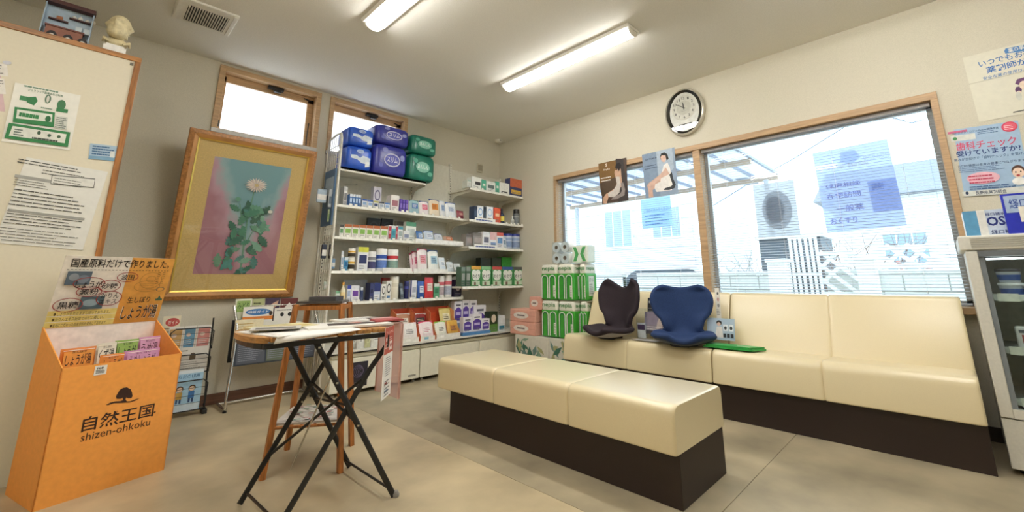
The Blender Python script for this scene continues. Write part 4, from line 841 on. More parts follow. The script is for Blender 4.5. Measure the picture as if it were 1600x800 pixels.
q = B_.lerp(Bt, .80); leg(B_, Bt, [q+Vector((.012, -.0, -.0)), B_.lerp(Bt, .93)+Vector((.03, 0, 0))])
for p, q in ((A_, B_), (D_, C_)):
    u, v = p.lerp(At if p is A_ else Dt, .06), q.lerp(Bt if q is B_ else Ct, .06); MB().tube([u, v], .006, BLACKM, 6).done('cross_rod', TB)
s1, s2 = A_.lerp(At, .16), B_.lerp(Bt, .84); MB().tube([A_.lerp(At, .25), Bt.lerp(B_, .26)], .007, BLACKM, 6).done('brace', TB)
MB().tube([A_.lerp(At, .66), C_.lerp(Ct, .50)], .007, BLACKM, 6).done('brace', TB); MB().tube([D_.lerp(Dt, .55), Bt.lerp(B_, .40)], .006, BLACKM, 6).done('brace', TB)
MB().tube([Ct.lerp(C_, .25)+Vector((-.02, .02, .02)), A_.lerp(D_, .45)+Vector((-.06, -.1, .12))], .004, STEEL, 6).done('stay_rod', TB)
for p in (A_.lerp(At, .55), C_.lerp(Ct, .48), C_.lerp(Ct, .97), C_.lerp(Ct, .75)): MB().lathe(p.x, p.y-.012, p.z, [(.006, -.004), (.006, .004)], STEEL, 8).done('rivet', TB)
MB().lathe(C_.x+.01, C_.y, 0, [(.016, 0), (.018, .012), (.010, .025)], mat('8d8a84', .4), 10).done('foot_cap', TB)
# papers on the table
def paper_on(name, lab, cat, cx, cy, z, w_, h_, rz, c, t_=.002, prints=(), group=None):
    a = math.radians(rz); ux = Vector((math.cos(a), math.sin(a), 0)); uy = Vector((-math.sin(a), math.cos(a), 0))
    o, F = sheet(name, lab, cat, Vector((cx, cy, z+t_))-ux*w_/2-uy*h_/2, ux, uy, w_, h_, c, t=t_, px=False, group=group)
    for p in prints: getattr(F, p[0])(*p[1:])
    F.end('picture'); return o
paper_on('newspaper', 'white folded paper overhanging the front left of the bistro table', 'paper', .71, 2.24, zt, .30, .36, 12, 'ebe8e0', .004, [('lines', .1, .5, .9, .95, 8, '8a8a86', .25, 81)])
paper_on('magazine', 'yellowish magazine on the left back of the bistro table', 'magazine', .72, 2.38, zt+.005, .27, .20, 5, 'd9cfa0', .010, [('rect', .1, .1, .9, .5, 'c7b06a'), ('lines', .1, .6, .9, .9, 4, '77704c', .3, 82)])
paper_on('magazine', 'thin magazine on top at the left end of the bistro table', 'magazine', .66, 2.26, zt+.016, .20, .12, -20, 'c9c6c0', .004, [('rect', .1, .1, .9, .6, '6b6560')])
paper_on('magazine', 'white magazine with a dark photo across the bistro table', 'magazine', .98, 2.26, zt+.004, .40, .26, -8, 'e9e6de', .009, [('poly', [(.25, .25), (.85, .2), (.8, .62), (.3, .68)], '4d4440'), ('rect', .55, .5, .7, .64, 'a65a48'), ('lines', .05, .75, .6, .92, 2, '8a8a86', .3, 83)])
paper_on('magazine', 'white magazine at the right end of the bistro table under the red booklet', 'magazine', 1.10, 2.38, zt+.014, .24, .17, 10, 'e8e5dd', .008, [('lines', .1, .2, .9, .8, 5, '9a9a95', .3, 84)])
paper_on('booklet', 'dark red booklet at the right end of the bistro table', 'booklet', 1.20, 2.28, zt+.014, .15, .20, -10, 'a84a48', .008, [('rect', .1, .6, .9, .8, 'd9b8b0')])
m = MB(); K = 8; zq = zt+.0045; fx_ = [.60+.36*i/K for i in range(K+1)]
vs = [(x, 2.30-.02*i/K, zq) for i, x in enumerate(fx_)]+[(x, 2.050, zq) for x in fx_]+[(x, 2.040, zq-.004*(1-i/K)-.002) for i, x in enumerate(fx_)]+[(x-.01, 2.034, zq-.026*(1-i/K)-.003) for i, x in enumerate(fx_)]
m.add(vs, [(r*(K+1)+i, (r+1)*(K+1)+i, (r+1)*(K+1)+i+1, r*(K+1)+i+1) for r in range(3) for i in range(K)], mat('efece6', .6, var=.02), True)
o = m.done('folded_sheet', origin=(.78, 2.2, zq)); tag(o, 'blank white sheet drooping over the front edge of the bistro table', 'paper')
b = o.modifiers.new('s', 'SOLIDIFY'); b.thickness = .001
# hanging poster and holder at the right end of the table
xh = 1.235; ya_, yb_ = AX(627, 540, xh).y, AX(591, 540, xh).y
o = MB().box(xh, ya_, .395, xh+.004, yb_, zt+.006, clear('pink_acrylic', 'f0dcd6', .6)).done('leaflet_holder', origin=(xh, 2.16, .4)); tag(o, 'pinkish clear leaflet holder hanging from the right end of the bistro table', 'holder')
for y in (ya_, yb_-.006): MB().box(xh-.004, y, .395, xh+.008, y+.006, zt, mat('d9b0a4', .3)).done('side_rim', o)
MB().box(xs[-1], ya_+.03, zt+.001, xh+.02, yb_-.03, zt+.008, 'c9a79c').done('hook', o)
P_ = AZ(607, 503, zt); d_ = ray(811, 433); d_.z = 0; d_.normalize(); P0 = Vector((xh-.02, 2.045, 0)); zlo = AX(593, 627, P0.x).z
p2 = AY(603, 503, 2.045); P0 = Vector((p2.x+.0, 2.045, 0)); zlo = AY(597, 627, 2.045).z
o, F = sheet('hanging_leaflet', 'long white leaflet with red top half hanging from the right end of the bistro table', 'leaflet', (P0.x, P0.y, zlo), d_, (0, 0, 1), .15, zt-.004-zlo, 'edeae4', px=False)
F.rect(0, .62, 1, 1, 'b5503e').text('ファンケル', .12, .90, .9, .945, 'e9cfc4', .02).text('商品ココ', .1, .80, .8, .86, 'f0ddd4', .05).text('ロココ', .1, .70, .45, .76, 'f0ddd4', .05).rect(.52, .66, .82, .79, 'ecd8d0').ell(.67, .73, .1, .03, '9a4638')
F.lines(.2, .30, .8, .58, 9, '6b6a6a', .3, 91).rect(.2, .18, .5, .22, '8a4038').rect(.2, .08, .6, .11, '4a6a90').lines(.2, .02, .8, .26, 5, '7a7a7a', .3, 92).end('picture')
# ================================================================ wooden stand behind the table
WS = mat('b06f35', .4, var=.25, scale=6, stretch=(12, 12, 1), detail=6)
t = thing('wooden_stand', 'orange-brown wooden stand with splayed legs and a low shelf, behind the bistro table', 'stand', (1.06, 2.75, 0))
zs = .862; feet = [AZ(409, 750, 0), AZ(448, 703, 0), AZ(549, 696, 0), AZ(531, 739, 0)]; tops = [AZ(463, 474, zs), AZ(484, 471, zs), AZ(545, 471.5, zs), AZ(533, 475, zs)]
tc_ = sum(feet, Vector())/4; tops = [Vector((tc_.x, tc_.y, zs))+(f-tc_)*k+Vector((0, 0, 0)) for f, k in zip(feet, (.55, .55, .55, .55))]
tops[0] = APL(463, 474, tops[0], Vector((.7, .7, 0))); tops[3] = APL(534, 475, tops[3], Vector((.7, .7, 0))); tops[2] = APL(546, 473, tops[2], Vector((.7, .7, 0))); tops[1] = APL(482, 473, tops[1], Vector((.7, .7, 0)))
for q in tops: q.z = zs
for f, q in zip(feet, tops): MB().tube([f, q], .0185, WS, 4).done('leg', t)
for a, b in ((0, 3), (1, 2), (0, 1), (3, 2)):
    p, q = tops[a]-Vector((0, 0, .02)), tops[b]-Vector((0, 0, .02)); MB().tube([p, q], .017, WS, 4).done('top_rail', t)
k = .27; sh = [f.lerp(q, k) for f, q in zip(feet, tops)]
for a, b in ((0, 3), (1, 2), (0, 1), (3, 2)): MB().tube([sh[a], sh[b]], .008, WS, 6).done('stretcher', t)
for j in range(1, 5): MB().tube([sh[0].lerp(sh[3], j/5), sh[1].lerp(sh[2], j/5)], .006, WS, 6).done('shelf_rod', t)
up = Vector((0, 0, .003)); cc = sum(sh, Vector())/4+Vector((0, 0, .006))
u_ = (sh[3]-sh[0]).normalized(); v_ = (sh[1]-sh[0]); v_ = (v_-u_*v_.dot(u_)).normalized(); wdt, dpt = (sh[3]-sh[0]).length*.98, (sh[1]-sh[0]).length*.9
o, F = sheet('magazine', 'magazine with a pale checked and red cover on the low shelf of the wooden stand', 'magazine', cc-u_*wdt/2-v_*dpt/2+Vector((0, 0, .012)), u_, v_, wdt, dpt, 'cfcac4', t=.010, px=False)
rr = random.Random(4)
for i in range(46): x, y = rr.uniform(.02, .9), rr.uniform(.02, .9); F.rect(x, y, x+.08, y+.07, rr.choice(['8fa393', 'dcd8d0', 'b08a84', '7d8f84', 'a65f5c', 'e6e2da']))
F.end('picture')
MB().box(0, 0, 0, .01, .01, .01, WS) if 0 else None
top_c = sum(tops, Vector())/4
o = MB().ext([tops[0]+up, tops[3]+up, tops[2]+up, tops[1]+up], (0, 0, .014), mat('4a4644', .25)).done('tray', t)
o = paper_on('pouch_pack', 'dark shiny pouch lying on top of the wooden stand', 'pouch', top_c.x+.01, top_c.y, zs+.018, .16, .11, -45, '4d4a4c', .022, [('rect', .1, .2, .6, .8, '7a5a5e')])
# ================================================================ drinks fridge
WF = mat('d8d6cc', .4, var=.03, scale=80); fx0, fy0, fy1 = 3.46, -.09, -.82
t = thing('display_fridge', 'white glass-door drinks fridge at the right edge, beside the sofa', 'fridge', (3.75, (fy0+fy1)/2, 0)); xb = 4.02
HZ = 1.14
MB().box(fx0+.05, fy0-.006, .03, xb, fy0-.035, HZ, WF).done('side_panel', t, bevel=.004)
MB().box(fx0+.05, fy1, .03, xb, fy1+.035, HZ, WF).done('side_panel', t, bevel=.004)
MB().box(xb-.03, fy1+.03, .03, xb, fy0-.03, HZ, mat('c9c9c2', .5)).done('back_panel', t)
MB().box(fx0+.05, fy1+.03, .03, xb-.03, fy0-.03, .27, mat('b9b9b2', .5)).done('base_unit', t)
o = MB().box(fx0-.005, fy0+.018, HZ, xb, fy1-.01, 1.222, WF).done('top_panel', t, bevel=.008)
for k in range(5): MB().box(fx0-.008, fy0-.03, HZ+.018+k*.011, fx0-.004, fy0-.30, HZ+.023+k*.011, 'b3b1a6').done('groove', o)
for a, b in ((fy0, fy0-.05), (fy1+.05, fy1)): MB().box(fx0, a, .275, fx0+.045, b, HZ-.005, WF).done('door_stile', t, bevel=.004)
MB().box(fx0, fy0-.05, .275, fx0+.045, fy1+.05, .32, WF).done('door_rail', t); MB().box(fx0, fy0-.05, HZ-.035, fx0+.045, fy1+.05, HZ-.005, mat('6d7276', .4)).done('door_rail', t)
for a, b in ((fy0-.05, fy0-.072), (fy1+.05, fy1+.07)): MB().box(fx0+.01, a, .32, fx0+.04, b, HZ-.035, mat('7f878d', .4)).done('gasket', t)
MB().box(fx0+.02, fy0-.07, .32, fx0+.026, fy1+.07, HZ-.035, GLASS).done('door_glass', t)
b_ = MB().box(fx0+.005, fy0, .03, fx0+.05, fy1, .268, WF).done('base_panel', t, bevel=.004)
for k in range(5): MB().box(fx0+.002, fy0-.09, .09+k*.03, fx0+.006, fy1+.1, .105+k*.03, '2a2a28').done('vent_slot', b_)
for y in (fy0-.05, fy1+.05): MB().lathe(fx0+.09, y, 0, [(.022, 0), (.022, .02), (.014, .03)], BLACKM, 10).done('foot', t); MB().lathe(xb-.07, y, 0, [(.022, 0), (.022, .02), (.014, .03)], BLACKM, 10).done('foot', t)
MB().box(fx0+.07, fy0-.07, HZ-.05, fx0+.11, fy1+.07, HZ-.036, mat('24262a', .5)).done('louvre', t)
shz = [AX(1560, 463, fx0+.08).z, AX(1575, 545, fx0+.08).z, AX(1590, 625, fx0+.08).z, .30]
for z in shz[:3]:
    s_ = MB().box(fx0+.07, fy0-.04, z-.012, xb-.04, fy1+.04, z, mat('b9bdbf', .3)).done('wire_shelf', t); MB().box(fx0+.062, fy0-.04, z-.022, fx0+.07, fy1+.04, z+.012, mat('dcdcd8', .3)).done('front_rail', s_)
    for k in range(3): MB().box(fx0+.055, fy0-.09-k*.2, z-.026, fx0+.061, fy0-.17-k*.2, z+.016, 'e9e6da').done('price_tag', s_)
MB().box(fx0+.3, fy0-.0355, .35, fx0+.5, fy0-.037, .4, 'c9c9c2').done('inner_rail', t)
names = iter(['first', 'second', 'third', 'fourth', 'fifth', 'sixth'])
for i in range(4):
    y = fy0-.155-i*.115; z = shz[0]
    for lv in range(2):
        o = MB().lathe(fx0+.13, y, z+lv*.075, [(.040, 0), (.048, .055), (.050, .058)], mat('d3d8e4', .35), 16).done('dessert_cup', origin=(fx0+.13, y, z+lv*.075)); MB().lathe(fx0+.13, y, z+lv*.075+.012, [(.0435, 0), (.047, .03)], mat('3f5fa8', .35), 16).done('blue_band', o)
        MB().lathe(fx0+.13, y, z+lv*.075+.058, [(.051, 0), (.051, .012), (.046, .015)], mat('2c2a30' if lv else 'e6e6e6', .35), 16).done('lid', o)
        tag(o, 'blue-white dessert cup with %s lid on the top fridge shelf, %s from the left' % ('dark' if lv else 'white', ['first', 'second', 'third', 'fourth'][i]), 'cup', 'dessert cups in the fridge')
for i in range(5):
    y = fy0-.13-i*.10; z = shz[1]; o = MB().box(fx0+.10, y, z, fx0+.14, y-.085, z+.12, mat('dcd8d8', .4)).done('jelly_pouch', origin=(fx0+.12, y-.04, z), bevel=.012); tag(o, 'white jelly pouch with red seal on the middle fridge shelf, %s from the left' % ['first', 'second', 'third', 'fourth', 'fifth'][i], 'pouch', 'jelly pouches in the fridge')
    MB().box(fx0+.097, y-.02, z+.03, fx0+.0995, y-.065, z+.075, 'a84048' if i != 1 else 'b23a3a').done('red_seal', o); MB().box(fx0+.097, y-.012, z+.085, fx0+.0995, y-.072, z+.10, '5a5f6a').done('print', o)
for i in range(5):
    y = fy0-.13-i*.10; z = shz[2]; hh = .13-.015*(i % 2); o = MB().box(fx0+.10, y, z, fx0+.17, y-.085, z+hh, mat('c9d6e8' if i % 2 else '4a6fb0', .4)).done('drink_carton', origin=(fx0+.13, y-.04, z), bevel=.004); tag(o, '%s drink carton on the third fridge shelf, %s from the left' % ('pale blue' if i % 2 else 'deep blue', ['first', 'second', 'third', 'fourth', 'fifth'][i]), 'carton', 'drink cartons in the fridge')
    MB().box(fx0+.0975, y-.02, z+.04, fx0+.0995, y-.065, z+.08, '2f4f92' if i % 2 else 'dfe6ee').done('label', o)
for i in range(5):
    y = fy0-.13-i*.11; z = .27; o = MB().lathe(fx0+.14, y-.04, z, [(.034, 0), (.036, .02), (.036, .14), (.014, .19), (.014, .215)], mat('b9cfe4', .2), 14).done('water_bottle', origin=(fx0+.14, y-.04, z)); MB().lathe(fx0+.14, y-.04, z+.05, [(.037, 0), (.037, .06)], mat('3a62b0', .4), 14).done('label', o); MB().lathe(fx0+.14, y-.04, z+.215, [(.016, 0), (.016, .02)], mat('f0f0f0', .4), 12).done('cap', o)
    tag(o, 'blue-labelled water bottle at the bottom of the fridge, %s from the left' % ['first', 'second', 'third', 'fourth', 'fifth'][i], 'bottle', 'water bottles in the fridge')
MB().box(fx0+.06, fy0-.08, HZ-.052, fx0+.075, fy1+.08, HZ-.044, mat('ffffff', .4, var=0, emit=5)).done('lamp_strip', t)  # added glowing strip, no lamp visible there; lifts the dark fridge interior
# cartons on the fridge
a, b, tp = AX(1510, 364, 3.52), AX(1566, 360, 3.52), AX(1504, 331, 3.52); hz_ = tp.z-1.223
o = MB().box(3.52, a.y, 1.223, 3.70, a.y-.30, tp.z, mat('e4e4e0', .45)).done('drink_case', origin=(3.6, a.y-.15, 1.223), bevel=.002); tag(o, 'blue and white rehydration drink case lying on the fridge top', 'box')
F = Flat(frameT((3.5195, a.y, 1.223), (0, -1, 0), (0, 0, 1)), .30, hz_, o, px=False)
F.rect(0, 0, .19, 1, '5a9ac2').rect(.19, 0, .21, 1, 'e9e9e6').rect(.30, .0, 1, 1, 'c4d2e4').text('OS-1', .30, .36, .66, .72, '1f2f7a', .03).text('経口補水液', .30, .76, .62, .88, '3a4a86', .02).text('経口補水液 OS-1', .33, .04, .95, .20, '26366f', .03).ell(.82, .55, .08, .3, '8aa6cc', ring=.003).end()
a2, tp2 = AX(1567, 360, 3.49), AX(1553, 305, 3.49)
o = MB().box(3.49, a2.y-.02, 1.223, 3.515, a2.y-.33, tp2.z, mat('2a36b8', .35)).done('drink_box', origin=(3.5, a2.y-.15, 1.223), bevel=.002); tag(o, 'royal blue box with food picture standing at the right on the fridge', 'box')
F = Flat(frameT((3.4895, a2.y-.02, 1.223), (0, -1, 0), (0, 0, 1)), .31, tp2.z-1.223, o, px=False); F.rect(.03, .52, .97, .95, 'a9bede').text('経口補水ゼリー', .08, .62, .9, .86, '2a4a9a', .03).rect(.18, .28, .9, .66, 'ece8dc').ell(.35, .45, .1, .08, 'e0a04a').ell(.5, .38, .1, .07, 'd05a4a').rect(.3, .08, .7, .18, 'dfe3ee').end()
# ================================================================ posture seats on the left sofa
def interp(tab, s):
    for (a, b), (c, d) in zip(tab, tab[1:]):
        if s <= c: k = (s-a)/(c-a); k = k*k*(3-2*k); return b+(d-b)*k
    return tab[-1][1]
def posture_seat(loc, yaw, c, shell, label, sc=1.0, horn=.03, hx=.5):
    T = Matrix.Translation(Vector(loc)) @ Matrix.Rotation(math.radians(yaw), 4, 'Z')
    t = thing('posture_seat', label, 'posture seat', T=T, group='posture seats on the sofa')
    W_ = [(0, .10), (.06, .20), (.15, .25), (.28, .245), (.40, .19), (.50, .148), (.60, .165), (.72, .235), (.82, .255), (.90, .25), (.96, .215), (1, .14)]
    def pt(s, u, off=0):
        w_ = interp(W_, s)*sc
        if s < .4: k = s/.4; x = .36-.36*k; z = .045-.02*math.sin(math.pi*k)+.0
        else:
            k = (s-.4)/.6; a = min(1, k/.25); x = -.045*math.sin(a*math.pi/2)-.05*k; z = .03+.41*k
        bk = max(0, min(1, (s-.34)/.2)); x += bk*(.10*u*u*(1-.2*(s > .9))); z += (1-bk)*.055*u*u
        z += bk*max(0, (s-.72)/.28)*(horn*(abs(u)**1.5)-.0)
        x -= off*bk; z -= off*(1-bk)
        return (x*sc, u*w_, z*sc+.012)
    def grid(off, u1, s0, s1, mt, name, par, sol, ns=26, nu=14):
        m = MB(); vs = [pt(s0+(s1-s0)*j/ns, -u1+2*u1*i/nu, off) for j in range(ns+1) for i in range(nu+1)]
        m.add(vs, [(j*(nu+1)+i, (j+1)*(nu+1)+i, (j+1)*(nu+1)+i+1, j*(nu+1)+i+1) for j in range(ns) for i in range(nu)], mt, True)
        o = m.done(name, par, T=T); b = o.modifiers.new('s', 'SOLIDIFY'); b.thickness = sol; b.offset = 0; b = o.modifiers.new('b', 'SUBSURF'); b.levels = b.render_levels = 1; return o
    grid(0, 1, 0, 1, mat(c, .85, var=.10, scale=140, bump=.3), 'padded_cover', t, .042)
    grid(.022, .93, .02, .97, mat(shell, .5), 'rear_shell', t, .012)
    m = MB(); m.tube([Vector(pt(.60+.30*math.sin(math.pi*k/12), -.85+1.7*k/12))+Vector((.019, 0, 0)) for k in range(13)], .0028, mat(c, .8, var=0), 5); m.done('seam', t, T=T)
    m = MB(); m.lathe(.14*sc, 0, 0, [(.11, 0), (.11, .018), (.09, .03)], mat('2a2a2c', .6), 20); m.done('base', t, T=T)
    return t
p1, p2 = AZ(936, 517, .47), AZ(1066, 533, .47)
posture_seat((3.60, 2.30, .462), 180-8, '2c2129', 'a5a2a2', 'dark aubergine posture seat with pointed wings on the left sofa', .99, .10)
posture_seat((3.60, 1.68, .462), 180+24, '1f3866', '3a4658', 'deep blue rounded posture seat near the middle of the sofas', 1.01, .025)
# cards and leaflets round the seats
def card(lab, bl, br, tl, X, c, lean=.12, items=(), cat='card', nm='card', th=.004):
    a, b, d = AX(*bl, X), AX(*br, X), AX(*tl, X); w_ = abs(a.y-b.y); hgt = d.z-a.z; a.z = max(a.z, .462)
    o, F = sheet(nm, lab, cat, a, (0, -1, 0), (lean, 0, 1), w_, d.z-a.z, c, t=th, px=False)
    for p in items: getattr(F, p[0])(*p[1:])
    F.end('picture'); return o
card('black card with white letters behind the picture card on the sofa', (1011, 512), (1026, 512), (1011, 465), 3.68, '24242a', .18, [('text', 'Style', .1, .80, .8, .9, 'd8d8d8', .02), ('lines', .1, .3, .9, .7, 4, '8a8a8e', .25, 3)])
card('grey-purple card with a photo of a seated person, left of the blue seat', (1007, 521), (1052, 524), (1007, 487), 3.62, '8f8692', .15, [('rect', .0, .42, 1, 1, '948a9c'), ('poly', [(.5, .95), (.62, .9), (.7, .6), (.6, .3), (.42, .2), (.45, .5), (.5, .7)], 'd5c6c0'), ('ell', .55, .9, .08, .08, '241c1c'), ('rect', .65, .4, 1, .95, '5a5660'), ('rect', .0, .0, 1, .16, '3d3a40'), ('lines', .05, .18, .9, .38, 2, 'e2dede', .3, 7)])
o = card('white leaflet with round pictures leaning right of the blue seat', (1120, 497), (1127, 497), (1112, 450), 3.72, 'e6e4de', .05, [('ell', .6, .82, .2, .05, '5a5a5a'), ('ell', .6, .62, .25, .07, 'c09a94'), ('ell', .6, .42, .25, .06, '9a9a9a'), ('lines', .1, .1, .9, .3, 4, '6a6a6a', .3, 3)], 'leaflet', 'leaflet')
card('light blue card with seat pictures leaning right of the blue seat', (1105, 529), (1148, 528), (1105, 496), 3.66, 'a9bccf', .2, [('ell', .45, .78, .10, .12, '1c1a1c'), ('ell', .44, .72, .07, .09, 'd8b8a8'), ('poly', [(.3, .1), (.6, .1), (.56, .6), (.36, .6)], 'd9d4d2'), ('rect', .60, .42, .76, .72, 'e4e8ee'), ('rect', .80, .42, .96, .72, 'e4e8ee'), ('ell', .68, .56, .05, .08, '2a2e34'), ('ell', .88, .56, .05, .08, '2a2e34'), ('rect', .60, .12, .70, .30, '2a2e34'), ('rect', .73, .12, .83, .30, '2a2e34'), ('rect', .86, .12, .96, .30, '2a2e34')])
a = AX(995, 524, 3.60); b = AX(1009, 524, 3.60)
o = MB().box(3.60, a.y, .464, 3.64, b.y, .464+(AX(1000, 482, 3.6).z-.464), CLEARP).done('card_holder', origin=(3.62, a.y, .464)); tag(o, 'clear acrylic card holder between the two posture seats', 'holder')
MB().box(3.61, a.y-.006, .47, 3.63, b.y+.006, .60, mat('d9dce2', .5)).done('card_stack', o); MB().box(3.607, a.y-.01, .54, 3.609, b.y+.01, .585, '4a3a5c').done('print', o)
q = AZ(968, 522, .466); pr_ = AZ(1018, 529, .466)
o, F = sheet('leaflet', 'grey leaflet lying flat on the sofa seat between the posture seats', 'leaflet', (3.40, 2.06, .481), (.0, -1, 0), (1, .0, -.06), .26, .16, 'b5b3b0', t=.003, px=False); F.lines(.1, .2, .6, .8, 4, '6a6866', .3, 2).rect(.65, .2, .95, .8, '8a8784').end()
gl, gr = AZ(1108, 541, .47), AZ(1206, 542, .47)
t = thing('green_board', 'bright green folded board lying on the sofa seat right of the blue posture seat', 'board', (3.5, (gl.y+gr.y)/2, .475)); GR = mat('2fa24a', .45, var=.03)
MB().ext([(3.405, gl.y, .480), (3.405, gr.y+.02, .480), (3.60, gr.y-.02, .468), (3.60, gl.y+.02, .468)], (0, 0, .012), GR).done('lower_leaf', t, bevel=.002)
MB().ext([(3.41, gl.y-.02, .493), (3.41, gr.y+.04, .493), (3.60, gr.y-.01, .482), (3.60, gl.y+.01, .482)], (.0, 0, .010), GR).done('upper_leaf', t, bevel=.002)
MB().box(3.47, gr.y+.06, .4925, 3.50, gr.y+.15, .4985, 'd8e8d8').done('printed_word', t)
# ================================================================ toilet roll packs, tissue boxes, carton
CT = mat('d9d5c8', .6, var=.03); lx = 3.66
ca, cb_ = AX(880, 545, lx).y, AX(808, 545, lx).y; cz = AX(850, 527, lx).z
for i, (y0, y1, l) in enumerate(((ca-.12, ca+.20, 'white carton printed with green leaves under the toilet roll packs, nearer the sofa'), (ca+.21, cb_+.03, 'white carton printed with green leaves under the tissue boxes'))):
    o = MB().box(lx, y0, 0, 4.02, y1, cz-.003, CT).done('leaf_carton', origin=(3.84, (y0+y1)/2, 0), bevel=.003); tag(o, l, 'carton', 'leaf-print cartons in the corner')
    F = Flat(frameT((lx-.0005, y1, 0), (0, -1, 0), (0, 0, 1)), y1-y0, cz, o, px=False); rr = random.Random(i+3)
    for k in range(14):
        cx, cy, an, L = rr.uniform(.1, .9), rr.uniform(.3, .9), rr.uniform(0, 6.28), rr.uniform(.2, .4); dx, dy = math.cos(an)*L*.5/(y1-y0)*.4, math.sin(an)*L*.5/cz*.5
        F.poly([(max(.02, min(.98, x)), max(.02, min(.98, y))) for x, y in ((cx-dx, cy-dy), (cx+dy*.35, cy-dx*.35), (cx+dx, cy+dy), (cx-dy*.35, cy+dx*.35))], rr.choice(['3f6f5c', '5f8f7a', '88a58f', 'a9a878', '6f8d86']))
    F.end('leaf_print')
def tpack(y0, y1, x0, z0, h, label, side=False, last=False):
    GP = mat('3fa535', .3, var=.05, scale=25, bump=.3); WP = mat('eceade', .3, var=.03, scale=25, bump=.3)
    t = thing('toilet_roll_pack', label, 'toilet paper', ((x0+3.99)/2, (y0+y1)/2, z0), group='green toilet roll packs stacked by the window')
    x1 = 3.99; zb = z0+h*.745
    MB().box(x0, y0+.003, z0+.002, x1, y1-.003, zb, GP).done('green_wrap', t, bevel=.022, seg=3)
    MB().box(x0+.002, y0+.005, zb-.02, x1-.002, y1-.005, z0+h-.004, WP).done('white_band', t, bevel=.03, seg=3)
    n = 3
    for k in range(n):
        yc = y0+(y1-y0)*(k+.5)/n; MB().lathe(x0+.06, yc, z0+h-.010, [(.018, 0), (.05, .004), (.052, .008)][::1], WP, 12).done('roll_top', t)
    fT = frameT((x0-.0015, y1, z0), (0, -1, 0), (0, 0, 1)); wd = y1-y0; F = Flat(fT, wd, h, t, px=False)
    def arch(cx, wdh, top, c, tk):
        out = []; inn = []
        for s_, lst in ((wdh, out), (wdh-tk, inn)):
            for q in range(9): a = math.pi*q/8; lst.append((cx-s_*math.cos(a), top-.10+(.10*(s_/wdh))*math.sin(a)))
            lst.insert(0, (cx-s_, .05)); lst.append((cx+s_, .05))
        N = len(out); z = F.z(); vs = [(x*wd, y*h, z) for x, y in out+inn]; F.P.add(vs, [(i, i+1, N+i+1, N+i) for i in range(N-1)], c)
    for cx in (.27, .73): arch(cx, .20, .70, 'e9efe4', .05); arch(cx, .145, .67, '1f6f42', .035)
    F.text('nepia', .12, .79, .88, .93, '3f8a4a', .01)
    F.rect(.78, .10, .92, .40, 'e2e6da').lines(.80, .12, .90, .38, 6, '6a7a66', .3, 3); F.end('arch_print')
    fT = frameT((x0, y0-.0012+.003, z0), (1, 0, 0), (0, 0, 1)); F = Flat(fT, x1-x0, h, t, px=False); 
    F.text('nepia', .1, .79, .75, .92, '3f8a4a', .01).rect(.25, .12, .72, .66, 'd6dccf').text('12ロール', .3, .5, .66, .6, '3a5a3a', .02).lines(.3, .16, .66, .46, 6, '5a6a58', .3, 4)
    F.end('side_print')
    return t
tx = 3.70; zb0 = cz; zt1 = AX(850, 413, tx).z; th_ = (zt1-zb0)/2
yA = [AX(845, 470, tx).y, AX(871, 470, tx).y, AX(897, 470, tx).y]
yA[0] -= .0
cols = [(yA[1]+.002, yA[0], tx), (yA[2]-.0, yA[1]-.002, tx), (2.815, yA[2]-.004, tx+.08)]
for lv in range(2):
    for (a, b, x0), nm in zip(cols, ('leftmost column', 'middle column', 'column behind the dark seat')):
        tpack(a, b, x0, zb0+lv*th_, th_, 'green and white 12-roll toilet paper pack, %s tier, %s' % ('lower' if lv == 0 else 'upper', nm))
zz = zt1+.004
t = thing('toilet_roll_pack', 'small clear pack of four white rolls on top of the green packs', 'toilet paper', (3.86, (yA[1]), zz)); y0_ = AX(889, 395, 3.78).y; y1_ = AX(863, 395, 3.78).y; rr_ = (y1_-y0_)/4; WR = mat('efeeea', .7, var=.03)
for k in range(4):
    yc = y0_+rr_*(1+2*(k % 2)); zc_ = zz+rr_*(1+2*(k//2))
    m = MB(); n = 20; x0 = 3.78
    for (r1, r2, xx) in ((rr_*.98, rr_*.38, x0),):
        vs = [(xx, yc+r1*math.cos(2*math.pi*i/n), zc_+r1*math.sin(2*math.pi*i/n)) for i in range(n)]+[(xx, yc+r2*math.cos(2*math.pi*i/n), zc_+r2*math.sin(2*math.pi*i/n)) for i in range(n)]
        vs += [(xx+.11, v[1], v[2]) for v in vs]
        m.add(vs, [(i, (i+1) % n, n+(i+1) % n, n+i) for i in range(n)]+[(2*n+i, 3*n+i, 3*n+(i+1) % n, 2*n+(i+1) % n) for i in range(n)], WR)
        m.add(vs, [(i, 2*n+i, 2*n+(i+1) % n, (i+1) % n) for i in range(n)], WR, True); m.add(vs, [(n+i, n+(i+1) % n, 3*n+(i+1) % n, 3*n+i) for i in range(n)], 'b79f80', True)
    m.done('roll', t)
MB().box(3.7775, y0_, zz+.004, 3.7785, y1_, zz+rr_*4, CLEARP).done('film', t)
gy0, gy1 = AX(918, 395, 3.80).y, AX(893, 395, 3.80).y
t = thing('toilet_roll_pack', 'pale green and white small roll pack standing on top, against the window', 'toilet paper', (3.87, (gy0+gy1)/2, zz)); MB().box(3.80, gy0, zz, 3.95, gy1, AX(905, 383, 3.80).z, mat('dfe8dc', .3, var=.03)).done('wrap', t, bevel=.02, seg=3)
F = Flat(frameT((3.7985, gy1, zz), (0, -1, 0), (0, 0, 1)), gy1-gy0, AX(905, 383, 3.80).z-zz, t, px=False)
F.poly([(.1, .1), (.3, .1), (.45, .5), (.3, .9), (.1, .9), (.25, .5)], '4fa35f').poly([(.9, .1), (.7, .1), (.55, .5), (.7, .9), (.9, .9), (.75, .5)], '4fa35f').end('printed_curve')
